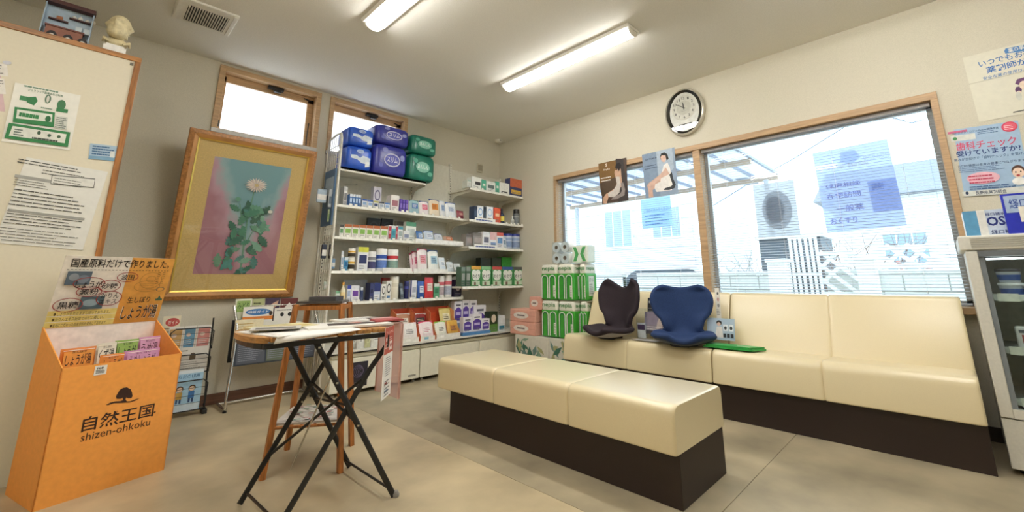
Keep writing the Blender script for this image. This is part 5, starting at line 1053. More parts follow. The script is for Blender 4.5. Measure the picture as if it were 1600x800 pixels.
def tissue(px0, px1, X, z0, h, label, dep=.24):
    y1, y0 = AX(px0, 500, X).y, AX(px1, 500, X).y
    TP = mat('e6ab98', .5, var=.03); o = MB().box(X, y0, z0, X+dep, y1, z0+h, TP).done('tissue_box_pack', origin=(X+dep/2, (y0+y1)/2, z0), bevel=.008); tag(o, label, 'tissue boxes', 'pink tissue box packs')
    F = Flat(frameT((X-.0015, y1, z0), (0, -1, 0), (0, 0, 1)), y1-y0, h, o, px=False)
    F.rect(0, .49, 1, .51, 'c9907e').ell(.45, .5, .30, .26, 'efe3da').rect(.30, .44, .60, .56, '8a7a74').end('oval_print'); return o
tz = cz
hT = AX(820, 483, 3.66).z; h_ = (hT-tz)/2
tissue(797, 836, 3.66, tz, h_-.002, 'pink tissue box pack, lower one of the front stack')
tissue(797, 836, 3.66, tz+h_, h_-.002, 'pink tissue box pack, upper one of the front stack')
tissue(827, 846, 3.70, tz+2*h_-.001, h_-.002, 'pink tissue box pack lying on top of the stack, partly behind the toilet paper', dep=.22)
# ================================================================ wall shelving
SF = 4.18; UY = WY-.035                              # shelf fronts, upright plane (left unit)
xU = [AY(536, 330, UY).x-.0, AY(640, 340, UY).x, 3.165, WX-.012]; xU[0] = 1.655
def zat(px, py, Y): return AY(px, py, Y).z
LZ = [AY(600, 272, SF-.02).z, zat(630, 330.5, SF), zat(630, 375.5, SF), zat(630, 423.5, SF), zat(640, 467, SF)]
CZt = zat(715, 527, 3.99)
U = thing('wall_shelving', 'long white left shelving unit with five boards beside the flower picture', 'shelving', (2.4, 4.4, 0))
def back(x0, x1, z0, z1, unit):
    BPm = mat('dcd9cb', .5, var=.03); b = MB().box(x0+.012, UY, z0, x1-.012, UY+.02, z1, BPm).done('back_panel', unit)
    r_ = .035; pts = []
    ring(MB(), 0, 0, x1-x0-.03, z1-z0, .008, 0, .004, .004, SHELFW).done('panel_rim', b, T=frameT((x0+.015, UY-.001, z0), (1, 0, 0), (0, 0, 1)))
back(xU[0], xU[1], CZt, LZ[0], U); back(xU[1], xU[2], CZt, zat(690, 258, UY), U)
def upright(x, z1, unit, slots=True):
    u = MB().box(x-.014, UY-.018, .02, x+.014, UY+.02, z1, SHELFW).done('upright', unit)
    m = MB(); z = CZt+.03
    while z < z1-.03: m.box(x-.004, UY-.0195, z, x+.004, UY-.017, z+.016, '5c5950'); z += .034
    o = m.done('slot_row', u); o['kind'] = 'stuff'
upright(xU[0], LZ[0]+.02, U); upright(xU[1], LZ[0]+.10, U); upright(xU[2], zat(708, 258, UY), U)
def bracket(x, zt_, dep, unit, T_=.004):
    z = zt_-.025; pts = [(x, UY-.015, z), (x, UY-.015, z-.13), (x, UY-.04, z-.125), (x, UY-.09, z-.055), (x, UY-.16, z-.035), (x, UY-dep+.02, z-.022), (x, UY-dep+.02, z)]
    MB().ext(pts, (T_, 0, 0), SHELFW).done('bracket', unit)
def board(x0, x1, yf, zt_, unit, rail=True, tags=(), lip=.028):
    s_ = MB().box(x0, yf, zt_-.022, x1, UY-.002, zt_, SHELFW).box(x0, yf, zt_-lip, x1, yf+.012, zt_, SHELFW).done('shelf_board', unit)
    if rail: MB().ext([(x0, yf-.002, zt_-lip), (x0, yf-.002, zt_-.002), (x0, yf-.012, zt_-lip)], (x1-x0, 0, 0), mat('f0eee4', .35)).done('price_rail', s_)
    for i, x in enumerate(tags):
        tg = MB().ext([(x, yf-.014, zt_-lip+.002), (x+.030, yf-.014, zt_-lip+.002), (x+.030, yf-.005, zt_+.016), (x, yf-.005, zt_+.016)], (0, .0012, 0), mat('efede4', .5)).done('price_tag', s_)
    return s_
def tagx(pxs, py, yf): return [AY(p, py, yf).x for p in pxs]
xE = AY(724, 423, SF).x
board(xU[0]-.03, AY(664, 285, SF).x, SF-.02, LZ[0], U, rail=False, lip=.04)
board(xU[0]-.03, xE, SF, LZ[1], U, tags=tagx((545, 553, 575, 586, 596, 603, 616, 627, 634, 646, 659, 675, 689, 701, 716), 325, SF))
board(xU[0]-.03, xE, SF, LZ[2], U, tags=tagx((531, 541, 555, 563, 576, 588, 600, 613, 624, 634, 645), 370, SF))
board(xU[0]-.03, xE, SF, LZ[3], U, tags=tagx((534, 546, 566, 581, 598), 417, SF))
board(xU[0]-.03, xE, SF, LZ[4], U, tags=tagx((530, 550, 558, 577, 584, 602, 614, 640, 656, 680, 690, 720), 463, SF))
for z in LZ[1:]:
    for x in (xU[1], xU[2]-.006): bracket(x, z, UY-SF, U)
bracket(xU[1]+.0, LZ[0], UY-SF, U)
for px_, py_ in ((555, 278), (577, 282)):
    p = AY(px_, py_, UY-.002); MB().tube([(p.x-.012, UY-.012, p.z+.016), (p.x-.012, UY-.012, p.z-.004), (p.x-.005, UY-.05, p.z-.008), (p.x+.005, UY-.05, p.z-.008), (p.x+.012, UY-.012, p.z-.004), (p.x+.012, UY-.012, p.z+.016)], .002, STEEL, 5).done('hook', U)
p = AY(548, 290, UY-.01); MB().tube([(p.x-.06, UY-.005, p.z), (p.x, UY-.12, p.z-.012), (p.x+.02, UY-.13, p.z)], .002, STEEL, 5).done('hook', U)
# right unit
RF = 4.045; R0 = xU[2]-.02
V_ = thing('wall_shelving', 'short white right shelving unit with four boards in the room corner', 'shelving', (3.6, 4.3, 0), group=None)
RZ = [zat(775, 300, RF), zat(775, 347, RF)+.0, zat(775, 387, RF), zat(775, 446.5, RF)]
back(xU[2], WX-.004, CZt, zat(745, 274, UY), V_)
upright(WX-.022, zat(782, 280, UY), V_)
for i, z in enumerate(RZ):
    board(AY(734, 300, RF).x if i < 3 else AY(722, 448, RF).x, WX-.006, RF, z, V_, tags=tagx(((742, 752, 767, 785), (790, 797, 802, 808, 814), (785,), (747, 767, 780))[i], (298, 352, 395, 443)[i], RF), lip=.03)
    bracket(xU[2]+.008, z, UY-RF, V_); bracket(WX-.05, z, UY-RF, V_)
for i, (pa, pb, z) in enumerate(((741, 773, RZ[1]), (741, 776, RZ[2]))):
    x0, x1 = AY(pa, 350, RF).x, AY(pb, 350, RF).x; o, F = sheet('price_strip', None, None, (x0, RF-.013, z-.025), (1, 0, 0), (0, .0, 1), x1-x0, .052, 'efede6', parent=V_, px=False); F.lines(.05, .25, .95, .75, 1, '4a5a9a', .6, i+5).end()
# base cabinets and counter
CF = 3.985; CAB = mat('e6e2cf', .4, var=.02)
xs_ = [1.62, AY(655.5, 570, CF).x, WX-.01]; dz = CZt-.055
for i, (a, b) in enumerate(((xs_[0], xs_[1]), (xs_[1], xs_[2]))):
    t = thing('base_cabinet', ('left white base cabinet with the dark leaflet on its door' if i == 0 else 'right white base cabinet reaching into the corner'), 'cabinet', ((a+b)/2, 4.25, 0), group='low white base cabinets under the shelves')
    MB().box(a+.003, CF+.02, .035, b-.003, WY-.004, CZt-.026, CAB).done('body', t)
    MB().box(a+.003, CF-.004, dz, b-.004, CF+.02, CZt-.026, CAB).done('top_rail', t, bevel=.003)
    n = 1 if i == 0 else 2; w_ = (b-a)/n
    for k in range(n): d = MB().box(a+.006+k*w_, CF-.008, .035, a+(k+1)*w_-.006, CF+.018, dz-.012, CAB).done('door', t, bevel=.004)
    if i == 0: MB().box(b-.13, CF-.0095, .062, b-.045, CF-.008, .078, '9a968a').done('maker_plate', d)
    for x in (a+.06, b-.035): MB().lathe(x, CF+.05, 0, [(.018, 0), (.018, .01), (.008, .014), (.008, .04)], STEEL, 10).done('levelling_foot', t)
ct = MB().box(1.60, CF-.02, CZt-.02, WX-.006, UY+.01, CZt, mat('dedbd0', .35)).done('counter_shelf', origin=(2.8, 4.2, CZt-.02), bevel=.002); tag(ct, 'long white counter shelf with black front edge over the base cabinets', 'counter')
MB().box(1.60, CF-.024, CZt-.024, WX-.006, CF-.019, CZt-.012, BLACKM).done('edge_strip', ct)
a = [AY(p[0], p[1], CF-.01) for p in ((545, 607), (573, 600), (545, 568))]
o, F = sheet('leaflet', 'black leaflet with pale swirls taped on the left base cabinet door', 'leaflet', (a[0].x, CF-.0095, max(.06, a[0].z)), (1, 0, 0), (0, 0, 1), a[1].x-a[0].x, a[2].z-a[0].z, '2b2730', px=False)
for k in range(5): F.ell(.45+.05*k, .62, .30-.045*k, .26-.04*k, '6a5f78', ring=.004)
F.rect(.72, .12, .88, .26, 'c9c6cc').lines(.1, .06, .6, .2, 3, '8a8692', .3, 4).end()
# wire grid side panel with hanging bags
gx = 1.615; g = thing('wire_side_grid', 'white wire grid at the left end of the shelving, hung with small bags', 'grid', (gx, 4.35, .05)); ztp = AY(536, 206, 4.17).z
GW = mat('e4e1d4', .35)
MB().tube([(gx, 4.50, .03), (gx, 4.50, ztp-.12), (gx, 4.47, ztp-.02), (gx, 4.30, ztp), (gx, 4.19, ztp-.01), (gx, 4.165, ztp-.06), (gx, 4.165, .03)], .011, GW, 8).done('frame', g)
for k in range(1, 7): y = 4.165+(4.50-4.165)*k/7; MB().tube([(gx, y, .06), (gx, y, ztp-.02)], .0042, GW, 4).done('wire', g)
n = 36
for k in range(n): z = .06+(ztp-.12)*k/n; MB().tube([(gx+.003, 4.168, z), (gx+.003, 4.50, z)], .0032, GW, 4).done('wire', g)
def hang(px0, px1, py0, py1, Y, c, label, items=(), nm='hanging_pack', th=.025, c2='e6e4e0'):
    a, b = AY(px0, py1, Y), AY(px1, py0, Y); t = thing(nm, label, 'pack', ((a.x+b.x)/2, Y, a.z), group='packs hanging on the side grid')
    MB().box(a.x, Y-th, a.z, b.x, Y, b.z, c).done('bag', t, bevel=.008); MB().box(a.x+.004, Y-th-.003, a.z+(b.z-a.z)*.2, b.x-.004, Y-th+.002, a.z+(b.z-a.z)*.6, c2).done('label', t)
    MB().tube([((a.x+b.x)/2, Y-.01, b.z-.01), ((a.x+b.x)/2, Y-.005, b.z+.015), (gx+.004, Y+.05, b.z+.02)], .0022, STEEL, 5).done('hook', t)
p, q = AX(507, 352, gx-.02), AX(532, 268, gx-.02)
o = MB().box(gx-.028, 4.18, AY(530, 352, 4.18).z, gx-.012, 4.44, AY(533, 264, 4.18).z, mat('4f6f92', .45)).done('display_board', origin=(gx-.02, 4.3, 1.5)); tag(o, 'tall blue-grey display board fixed to the wire side grid', 'board')
MB().box(gx-.029, 4.20, 1.82, gx-.0275, 4.40, 2.0, mat('a9bccb', .5)).done('print', o)
hang(493, 510, 297, 316, 4.28, 'a9bccc', 'silvery blue bag hanging highest and leftmost on the side grid'); hang(511, 523, 297, 324, 4.24, 'c4ccd2', 'clear bag hanging next to the blue board on the side grid', c2='7a8a98')
hang(510, 522, 328, 347, 4.26, 'b9c9a0', 'greenish bag hanging low on the blue board of the side grid', c2='8aa86a')
hang(500, 510, 382, 404, 4.22, '30384a', 'dark blister pack with white label, left of the pair on the side grid'); hang(512, 521, 382, 404, 4.20, '38343c', 'dark blister pack with white label, right of the pair on the side grid')
hang(515, 523, 404, 420, 4.22, '6f8fae', 'small blue pack hanging under the pair on the side grid')
hang(504, 514, 440, 452, 4.24, 'c9d6cc', 'tiny pale green tag pack low on the side grid')
# ================================================================ goods
def g_box(x0, x1, y, z, h, cs, label, dep=.10, group=None, nm='carton', lean=0, txt=None, band=None, tilt=0):
    T = frameT((x0, y, z), (1, 0, 0), (0, 0, 1)); w_ = x1-x0
    if lean: T = T @ Matrix.Rotation(-lean, 4, 'X')
    o = MB().box(0, 0, -dep, w_, h, 0, mat(cs[0], .42, var=.02)).done(nm, T=T); tag(o, label, 'product box', group)
    F = Flat(T, w_, h, o, px=False); c1 = cs[1] if len(cs) > 1 else cs[0]; c2 = cs[2] if len(cs) > 2 else '5a5a5a'
    k = band or 'top'
    if k == 'top': F.rect(0, .78, 1, 1, c1).rect(.14, .30, .86, .66, c2)
    elif k == 'bottom': F.rect(0, 0, 1, .38, c1).ell(.5, .66, .3, .2, c2)
    elif k == 'full': F.rect(.06, .06, .94, .94, c1).rect(.2, .4, .8, .62, c2)
    elif k == 'half': F.rect(0, .5, 1, 1, c1).rect(.1, .12, .9, .34, c2)
    elif k == 'side': F.rect(0, 0, .22, 1, c1).rect(.34, .34, .9, .62, c2)
    elif k == 'face': F.rect(0, .84, 1, 1, c1).ell(.3, .66, .24, .16, c2).ell(.7, .66, .24, .16, c2).ell(.5, .52, .42, .24, c2).rect(.1, .04, .9, .26, 'cfe0c4').rect(.3, .04, .5, .2, '8a6a5a')
    elif k == 'badge': F.rect(.08, .12, .92, .62, c1).ell(.5, .5, .42, .22, c1).rect(.2, .36, .8, .50, c2).rect(.2, .78, .8, .86, '6a6a7a')
    elif k == 'round': F.ell(.5, .6, .36, .26, c1).ell(.5, .6, .26, .18, cs[0]).rect(.2, .1, .8, .22, c2)
    if txt: F.text(txt, .12, .40, .88, .60, cs[3] if len(cs) > 3 else 'f0f0ee', .03)
    else: F.lines(.14, .05, .86, .24, 2, '7a7a78', .35, int(x0*1000) % 97)
    F.end('front_print'); return o
def g_pouch(x0, x1, y, z, h, cs, label, lean=.18, dep=.022, group=None, txt=None, nm='pouch'):
    w_ = x1-x0; T = frameT((x0, y, z), (1, 0, 0), (0, 0, 1)) @ Matrix.Rotation(-lean, 4, 'X'); m = MB(); vs = []; n = 8
    for j in range(n+1):
        v = j/n
        for i in range(7): u = i/6; b = dep*(math.sin(math.pi*min(1, v*1.08+.0))**.6 if v < .92 else .0)*math.sin(math.pi*u)**.7 if 0 < u < 1 else 0; vs.append((u*w_, v*h, max(.0, b) if isinstance(b, float) else 0))
    f = vs[:]; vs = f+[(x, yy, -zz_*.6-.0015) for x, yy, zz_ in f]; K = (n+1)*7
    q = [(j*7+i, j*7+i+1, (j+1)*7+i+1, (j+1)*7+i) for j in range(n) for i in range(6)]; m.add(vs, q+[tuple(K+k for k in r[::-1]) for r in q], mat(cs[0], .3, var=.04, scale=40, bump=.25), True)
    o = m.done(nm, T=T); tag(o, label, 'pouch', group)
    F = Flat(T @ Matrix.Translation((0, 0, dep*.98)), w_, h, o, px=False); c1 = cs[1]; c2 = cs[2] if len(cs) > 2 else '4a4a4a'
    m2 = MB().box(.0, h*.90, -.002, w_, h, .002, mat(cs[3] if len(cs) > 3 else cs[1], .35)).done('top_seal', o, T=T)
    F.rect(.2, .32, .8, .70, c1).lines(.26, .38, .74, .64, 3, c2, .45, int(x0*777) % 91)
    if txt: F.text(txt, .2, .72, .8, .86, c2, .03)
    F.end('front_print'); return o
def g_jar(x0, x1, y, z, h, cs, label, group=None, nm='jar', cap=.16, neck=.96, n=18):
    r = (x1-x0)/2; cx = (x0+x1)/2; cy = y+r; t = MB().lathe(cx, cy, z, [(r*.94, 0), (r, h*.02), (r, h*(1-cap)-.004), (r*neck, h*(1-cap))], mat(cs[0], .35, var=.02), n).done(nm, origin=(cx, cy, z)); tag(t, label, 'jar' if nm == 'jar' else 'bottle', group)
    MB().lathe(cx, cy, z+h*(1-cap), [(r*neck*1.03, 0), (r*neck*1.03, h*cap*.85), (r*neck*.95, h*cap)], mat(cs[1], .35, var=.02), n).done('cap', t)
    MB().lathe(cx, cy, z+h*.55, [(r*1.006, 0), (r*1.006, h*.16)], mat(cs[2], .4, var=0), n).done('label_band', t)
    if len(cs) > 3: MB().lathe(cx, cy, z+h*.12, [(r*1.004, 0), (r*1.004, h*.36)], mat(cs[3], .4, var=.1, scale=60), n).done('label_print', t)
    return t
def g_bottle(x0, x1, y, z, h, cs, label, group=None):
    r = (x1-x0)/2; cx = (x0+x1)/2; cy = y+r; t = MB().lathe(cx, cy, z, [(r*.95, 0), (r, .004), (r, h*.55), (r*.45, h*.74), (r*.38, h*.84)], mat(cs[0], .25, var=.02), 16).done('bottle', origin=(cx, cy, z)); tag(t, label, 'bottle', group)
    MB().lathe(cx, cy, z+h*.84, [(r*.45, 0), (r*.45, h*.15), (r*.3, h*.16)], mat(cs[1], .35), 12).done('cap', t); MB().lathe(cx, cy, z+h*.14, [(r*1.01, 0), (r*1.01, h*.34)], mat(cs[2], .4), 16).done('label', t); return t
def run(items, yf, z, base_py):
    for it in items:
        kind, p0, p1, top, cs, lab = it[:6]; k = dict(it[6]) if len(it) > 6 else {}
        dy = k.pop('dy', .0); zb = z+k.pop('dz', 0); Y = yf+.022+dy; by = k.pop('by', base_py); x0, x1 = AY(p0, by, Y).x, AY(p1, by, Y).x-.0015; h = AY((p0+p1)/2, top, Y).z-zb
        dict(box=g_box, pouch=g_pouch, jar=g_jar, bottle=g_bottle)[kind](x0, x1, Y, zb+.0008, h, cs, lab, **k)
GREEN_SET = [('box', a, b, 350.5+i*.6, ['eeece2', 'b8683c', '8cbc5a'], 'white carton with orange top and green print, %s from the left on the third board' % w_, dict(group='orange and green cartons on the third board', dep=.14)) for i, (a, b, w_) in enumerate(((537, 548.5, 'second'), (549, 560, 'third'), (560.5, 571, 'fourth'), (571.5, 582, 'fifth'), (582.5, 593, 'sixth'), (594, 605.5, 'seventh')))]
run([('box', 535, 541, 291, ['e8e6e0', 'd0d0cc', 'a0a0a0'], 'narrow white bottle box at the left end of the second board', dict(dy=.06)),
     ('box', 545, 549.5, 303, ['4a78b8', 'dfe6ee', 'b8d0e8'], 'blue-white thin box, first of four on the second board'), ('box', 550, 554, 303.5, ['4a78b8', 'dfe6ee', 'b8d0e8'], 'blue-white thin box, second of four on the second board'),
     ('box', 554.5, 558.5, 304, ['5584c0', 'dfe6ee', 'b8d0e8'], 'blue-white thin box, third of four on the second board'), ('box', 559, 563, 304.5, ['4a78b8', 'e6ecf2', 'c0d4ea'], 'blue-white thin box, fourth of four on the second board'),
     ('box', 565, 573, 311, ['e4e8ee', '2f58a8', '8aa8d0'], 'low white box with blue top, first of five on the second board'), ('box', 573.5, 582, 312.5, ['e4e8ee', '3a62b0', '9ab4d8'], 'low white box with blue top, second of five on the second board'),
     ('box', 583, 591, 314, ['dfe2e0', 'b9b46a', '3f4f78'], 'low white box with olive top, third of five on the second board'), ('box', 592, 600, 315.5, ['dfe2e6', '4a4f5a', 'a8b2c4'], 'low box with dark top, fourth of five on the second board'), ('box', 601, 609, 317, ['e2e6ec', '4f7ab8', '9ab4d8'], 'low box with blue top, fifth of five on the second board'),
     ('box', 582, 594.5, 292, ['c8c6d4', '6a6488', '2c2a34'], 'lilac camera-like box with a round black picture standing behind, second board', dict(dy=.10, band='round', dep=.07, dz=.028)),
     ('box', 610, 623, 305, ['e9e2e0', 'f0eeec', 'a8707c'], 'white box with pink speckled print, middle of the second board'),
     ('box', 624.5, 628.5, 311, ['5a3fa8', '6a4fb8', '8a74cc'], 'purple slim box, left of three on the second board'), ('box', 629, 633, 312, ['5a3fa8', '6a4fb8', '8a74cc'], 'purple slim box, middle of three on the second board'), ('box', 633.5, 637.5, 312.5, ['5a3fa8', '6a4fb8', '8a74cc'], 'purple slim box, right of three on the second board'),
     ('pouch', 640, 655, 312, ['9fc0c8', '3a6fb0', 'e8e8e8', '2f5f48'], 'blue and teal pouch leaning after the purple boxes, second board'), ('pouch', 656, 670, 314, ['efe6e8', 'c8486a', 'e8c8d0', '3a5a9c'], 'pink and white pouch on the second board'),
     ('pouch', 671.5, 687, 311, ['e9d9c0', 'd88a3a', '8a4a2a', '2f4f8c'], 'white and orange pouch on the second board'), ('pouch', 688, 696, 313, ['e6e8ec', '9ab0d0', '5a6a90', 'd0d8e4'], 'narrow white pouch on the second board'),
     ('pouch', 697, 713, 316, ['eef0f2', 'd6dde6', '3f5f9c', '2a5fb0'], 'white pouch with blue top strip near the right end of the second board'), ('pouch', 714.5, 725, 329, ['8a3a48', 'a85a60', 'e0c0b0', '6a2c38'], 'small dark red pouch at the right end of the second board')], SF, LZ[1], 328)
run([('box', 529.5, 536, 351, ['e6e6de', '4a4a4a', '6a9a6a'], 'white and dark carton, leftmost on the third board')]+GREEN_SET+
    [('box', 574, 594, 341, ['23272a', '3a4044', 'a8b4b8'], 'black pack with grey ball picture, left of two behind the third board cartons', dict(dy=.20, band='round', dep=.03, by=355)), ('box', 596, 614, 342, ['202428', '343a3e', '98a4a8'], 'black pack with grey ball picture, right of two behind the third board cartons', dict(dy=.20, band='round', dep=.03, by=355)),
     ('box', 606.5, 611, 352, ['e6e2de', 'b8384a', 'd8a0a4'], 'slim red and white box on the third board', dict(band='full')), ('box', 611.5, 617.5, 352.5, ['5ab4c4', 'e2e8e8', '3a8aa0'], 'slim teal box on the third board'), ('box', 618, 621, 353, ['e6e2de', 'b8384a', 'd8a0a4'], 'very slim red and white box on the third board', dict(band='full')), ('box', 621.5, 629, 354, ['e4e6e6', '4a9ab0', 'a0b0b0'], 'white box with teal top on the third board'),
     ('box', 619, 633, 346, ['b8b2a4', '4a443c', '9a948a'], 'grey carton with dark side behind the white boxes, third board', dict(dy=.12, by=357, dep=.05)),
     ('box', 630, 640, 361, ['e9e9e6', 'e2e4e6', '8a94b0'], 'short white box on the third board'), ('box', 634, 650, 347, ['e8ebe4', '5a9a7c', 'c8d0cc'], 'white carton with green stripes in the middle of the third board', dict(dy=.06, by=362)),
     ('pouch', 652, 662, 360, ['4f7ab4', 'c8d6e8', '2a4a88', '2a5fb0'], 'blue pouch, first of four toward the right end of the third board', dict(lean=.35)), ('pouch', 664, 679, 359, ['c4d2e2', 'e4e8ee', '3a5a98', '2558b0'], 'pale pouch with blue seal, second of four on the third board', dict(lean=.35)),
     ('pouch', 681, 693, 364, ['ccd2dc', 'e0e4ea', '4a5a80', '54509a'], 'pale pouch with violet seal, third of four on the third board', dict(lean=.4)), ('pouch', 695, 710, 367, ['b89a88', 'c8683a', 'e8dcc8', '8a6a58'], 'brown and orange pouch, fourth of four on the third board', dict(lean=.5))], SF, LZ[2], 373)
x0, x1 = AY(649, 380, SF-.02).x, AY(724, 382, SF-.02).x; o = MB().box(x0, SF-.018, LZ[2]-.02, x1, SF-.013, LZ[2]+.028, mat('f0eee8', .4)).done('price_fence', U)
x0, x1 = AY(598, 420, SF-.02).x, AY(644, 420, SF-.02).x; MB().box(x0, SF-.018, LZ[3]-.024, x1, SF-.013, LZ[3]+.03, mat('f0eee8', .4)).done('price_fence', U)
x0, x1 = AY(647, 420, SF-.02).x, AY(700, 420, SF-.02).x; MB().box(x0, SF-.018, LZ[3]-.024, x1, SF-.013, LZ[3]+.026, mat('f0eee8', .4)).done('price_fence', U)
run([('box', 533, 537, 392, ['e6e8ea', 'c8d0d8', '9ab0c8'], 'thin white leaflet box leaning at the left of the fourth board', dict(lean=.1, dep=.01)), ('box', 537.5, 543.5, 402, ['4fa0cc', 'e4ecf2', '2a6a9c'], 'small sky blue box on the fourth board'),
     ('jar', 545, 556, 403, ['eeeae0', 'e8e4d8', 'e0b040', '3a3020'], 'yellow-labelled white jar, lower of two stacked on the fourth board'), ('jar', 545, 556, 388, ['eeeae0', 'f0eee8', 'e0b040', '3a3020'], 'yellow-labelled white jar, upper of two stacked on the fourth board', dict(dz=AY(550, 403, SF+.022).z-LZ[3]+.002)),
     ('box', 558, 574.5, 386, ['e8eaee', 'd6d84a', '2f3a6a'], 'tall white box with yellow top and navy picture on the fourth board'),
     ('jar', 576, 589.5, 393, ['efefee', 'f2f2f0', '8a8a90', '4a4a78'], 'white jar with dark blue print on the fourth board', dict(cap=.22)), ('jar', 591, 607, 388.5, ['e6ecf4', 'f4f4f2', '3458b0', '6a8ad0'], 'white jar with blue band on the fourth board', dict(cap=.24)), ('jar', 608.5, 625, 390, ['eef0ee', 'f4f4f2', 'c83a44', '8aa89a'], 'white jar with red band on the fourth board', dict(cap=.24)),
     ('pouch', 642, 650, 395, ['e4ccd4', 'd8849c', 'a83a5c', 'b82c50'], 'pink-topped white pouch, first of the leaning row on the fourth board', dict(lean=.25, dy=.05)), ('pouch', 646, 656, 392, ['e8d2d8', 'd8849c', 'a83a5c', 'b82c50'], 'pink-topped white pouch, second of the leaning row on the fourth board', dict(lean=.25, dy=.03)),
     ('pouch', 653, 668, 388, ['f0e8e8', 'e2a0ac', 'c05a50', 'c02c54'], 'large pink-topped white pouch on the fourth board', dict(lean=.15)), ('pouch', 670, 686, 390, ['eff0ea', 'a8c8d8', '4a6a8a', '2f4f8c'], 'white pouch with blue top and yellow foot on the fourth board', dict(lean=.2)),
     ('pouch', 688, 698, 401, ['d6e2ec', 'f0f2f4', '4a78a8', 'e8eef2'], 'blue-white pouch near the right of the fourth board', dict(lean=.35)), ('pouch', 700, 710, 408, ['d0dae0', 'e6eaec', '7a8a98', 'dfe6ea'], 'pale clear pouch, left of two at the right end of the fourth board', dict(lean=.4)), ('pouch', 711, 721, 411, ['ccd4d6', 'e2e6e6', '8a8f94', 'dfe2e4'], 'pale clear pouch, right of two at the right end of the fourth board', dict(lean=.4))], SF, LZ[3], 416)
run([('box', 524.5, 531, 455, ['dfe8e0', '7ab08a', 'c8d4cc'], 'small green-white box at the left end of the fifth board'), ('bottle', 533, 541, 441, ['f0e6c8', 'e8a848', 'f0d8a0'], 'cream bottle with orange cap on the fifth board'), ('box', 542, 548, 446, ['e2e6ee', '3a48a8', 'a8b8d8'], 'white box with blue top on the fifth board'),
     ('box', 549.5, 562, 446, ['eceaf0', 'e6e6ec', '6a3a9c'], 'white box with purple line on the fifth board', dict(lean=.12, dep=.03)), ('box', 536, 573, 437, ['bcc0c4', 'c4c8cc', 'b4b8bc'], 'grey board standing behind at the left of the fifth board', dict(dy=.22, dep=.01, by=455, band='full')),
     ('box', 563.5, 568, 449, ['3a4870', 'd0d6e0', '2c3a68'], 'slim navy and white box on the fifth board', dict(lean=.1, dep=.02)), ('box', 577.5, 583.5, 442, ['2f3560', '3f4678', '22284c'], 'navy box on the fifth board', dict(band='full')), ('box', 584, 594, 442, ['c8d4e8', '2f3a78', 'f0f2f6'], 'white and navy box on the fifth board', dict(band='half')),
     ('box', 595.5, 602.5, 444, ['eceae4', '2e2e30', 'a8a8a0'], 'white box with round emblem, left of two on the fifth board', dict(band='round')), ('box', 603, 611, 439, ['eae8e0', '3a3a3c', '5a8ac0'], 'white box with round emblem, right of two on the fifth board', dict(band='round')), ('box', 598, 610, 434, ['c8404a', 'd86a6a', 'e8c8c0'], 'red box standing behind the emblem boxes on the fifth board', dict(dy=.14, by=450, dep=.05)), ('jar', 612, 625, 432, ['efe9d8', 'f0ede4', 'ded8c4'], 'tall cream jar on the fifth board', dict(cap=.12)),
     ('box', 626.5, 632, 441, ['3a4450', '5a6470', '8a949c'], 'dark slanted pack on the fifth board', dict(lean=.3, dep=.02)), ('jar', 633, 639.5, 439.5, ['23285c', '2c3270', '4a50a0'], 'navy tube on the fifth board', dict(cap=.1)), ('box', 640.5, 650.5, 438, ['e6e8ee', '3a3f78', 'b0b4c4'], 'white box with navy side on the fifth board', dict(band='side')),
     ('pouch', 652, 662.5, 439, ['3a62b0', 'dce4f0', '2a4890', '2c4fa0'], 'blue pouch on the fifth board', dict(lean=.06)), ('pouch', 663.5, 677, 433, ['d6424c', 'f0d8d0', '4a8a6a', 'c02c3a'], 'red pouch on the fifth board', dict(lean=.08)), ('box', 678, 686, 443, ['5aa87c', 'dfe8e0', '3a7a5a'], 'small green box on the fifth board'),
     ('jar', 687, 696, 431, ['eceae8', 'e8e6e4', 'd8707c', 'c4b4bc'], 'tall white can with red dots, left of two on the fifth board', dict(cap=.05)), ('jar', 697.5, 708, 429, ['eceae8', 'e8e6e4', 'd8707c', 'b4bcd0'], 'tall white can with red dots, right of two on the fifth board', dict(cap=.05)), ('box', 709.5, 721, 437, ['2c2440', 'c8c0d4', '4a3a6a'], 'dark violet box with pale oval at the right end of the fifth board', dict(band='round'))], SF, LZ[4], 461)
# right unit goods
run([('box', 730, 735.5, 281, ['dfe4dc', 'a8bcb0', 'c8ccc4'], 'grey-white box, first on the top board of the right unit', dict(by=299)), ('box', 737, 752, 277, ['eceee8', 'eef0ec', '3a3a3c'], 'white box with black script on the top board of the right unit', dict(band='side', by=298)), ('box', 752.5, 759.5, 281, ['4fae90', '5ab89a', 'e4ece4'], 'green-white box on the top board of the right unit', dict(band='full', by=299)),
     ('box', 760, 774, 284, ['eef0ea', 'e8ece6', '6a7a78'], 'lower white box on the top board of the right unit', dict(by=300)), ('box', 774.5, 780, 284, ['55b094', '5ab89a', 'e4ece4'], 'slim green box on the top board of the right unit', dict(band='full', by=301)), ('box', 780.5, 796, 286, ['eeefe8', 'e8e9e2', '4a4a4c'], 'white box with round black script on the top board of the right unit', dict(band='round', by=303)),
     ('box', 797, 816, 280, ['3a4470', 'c86a4a', 'd8b04a'], 'navy and orange box at the right end of the top board', dict(band='half', by=306))], RF, RZ[0], 300)
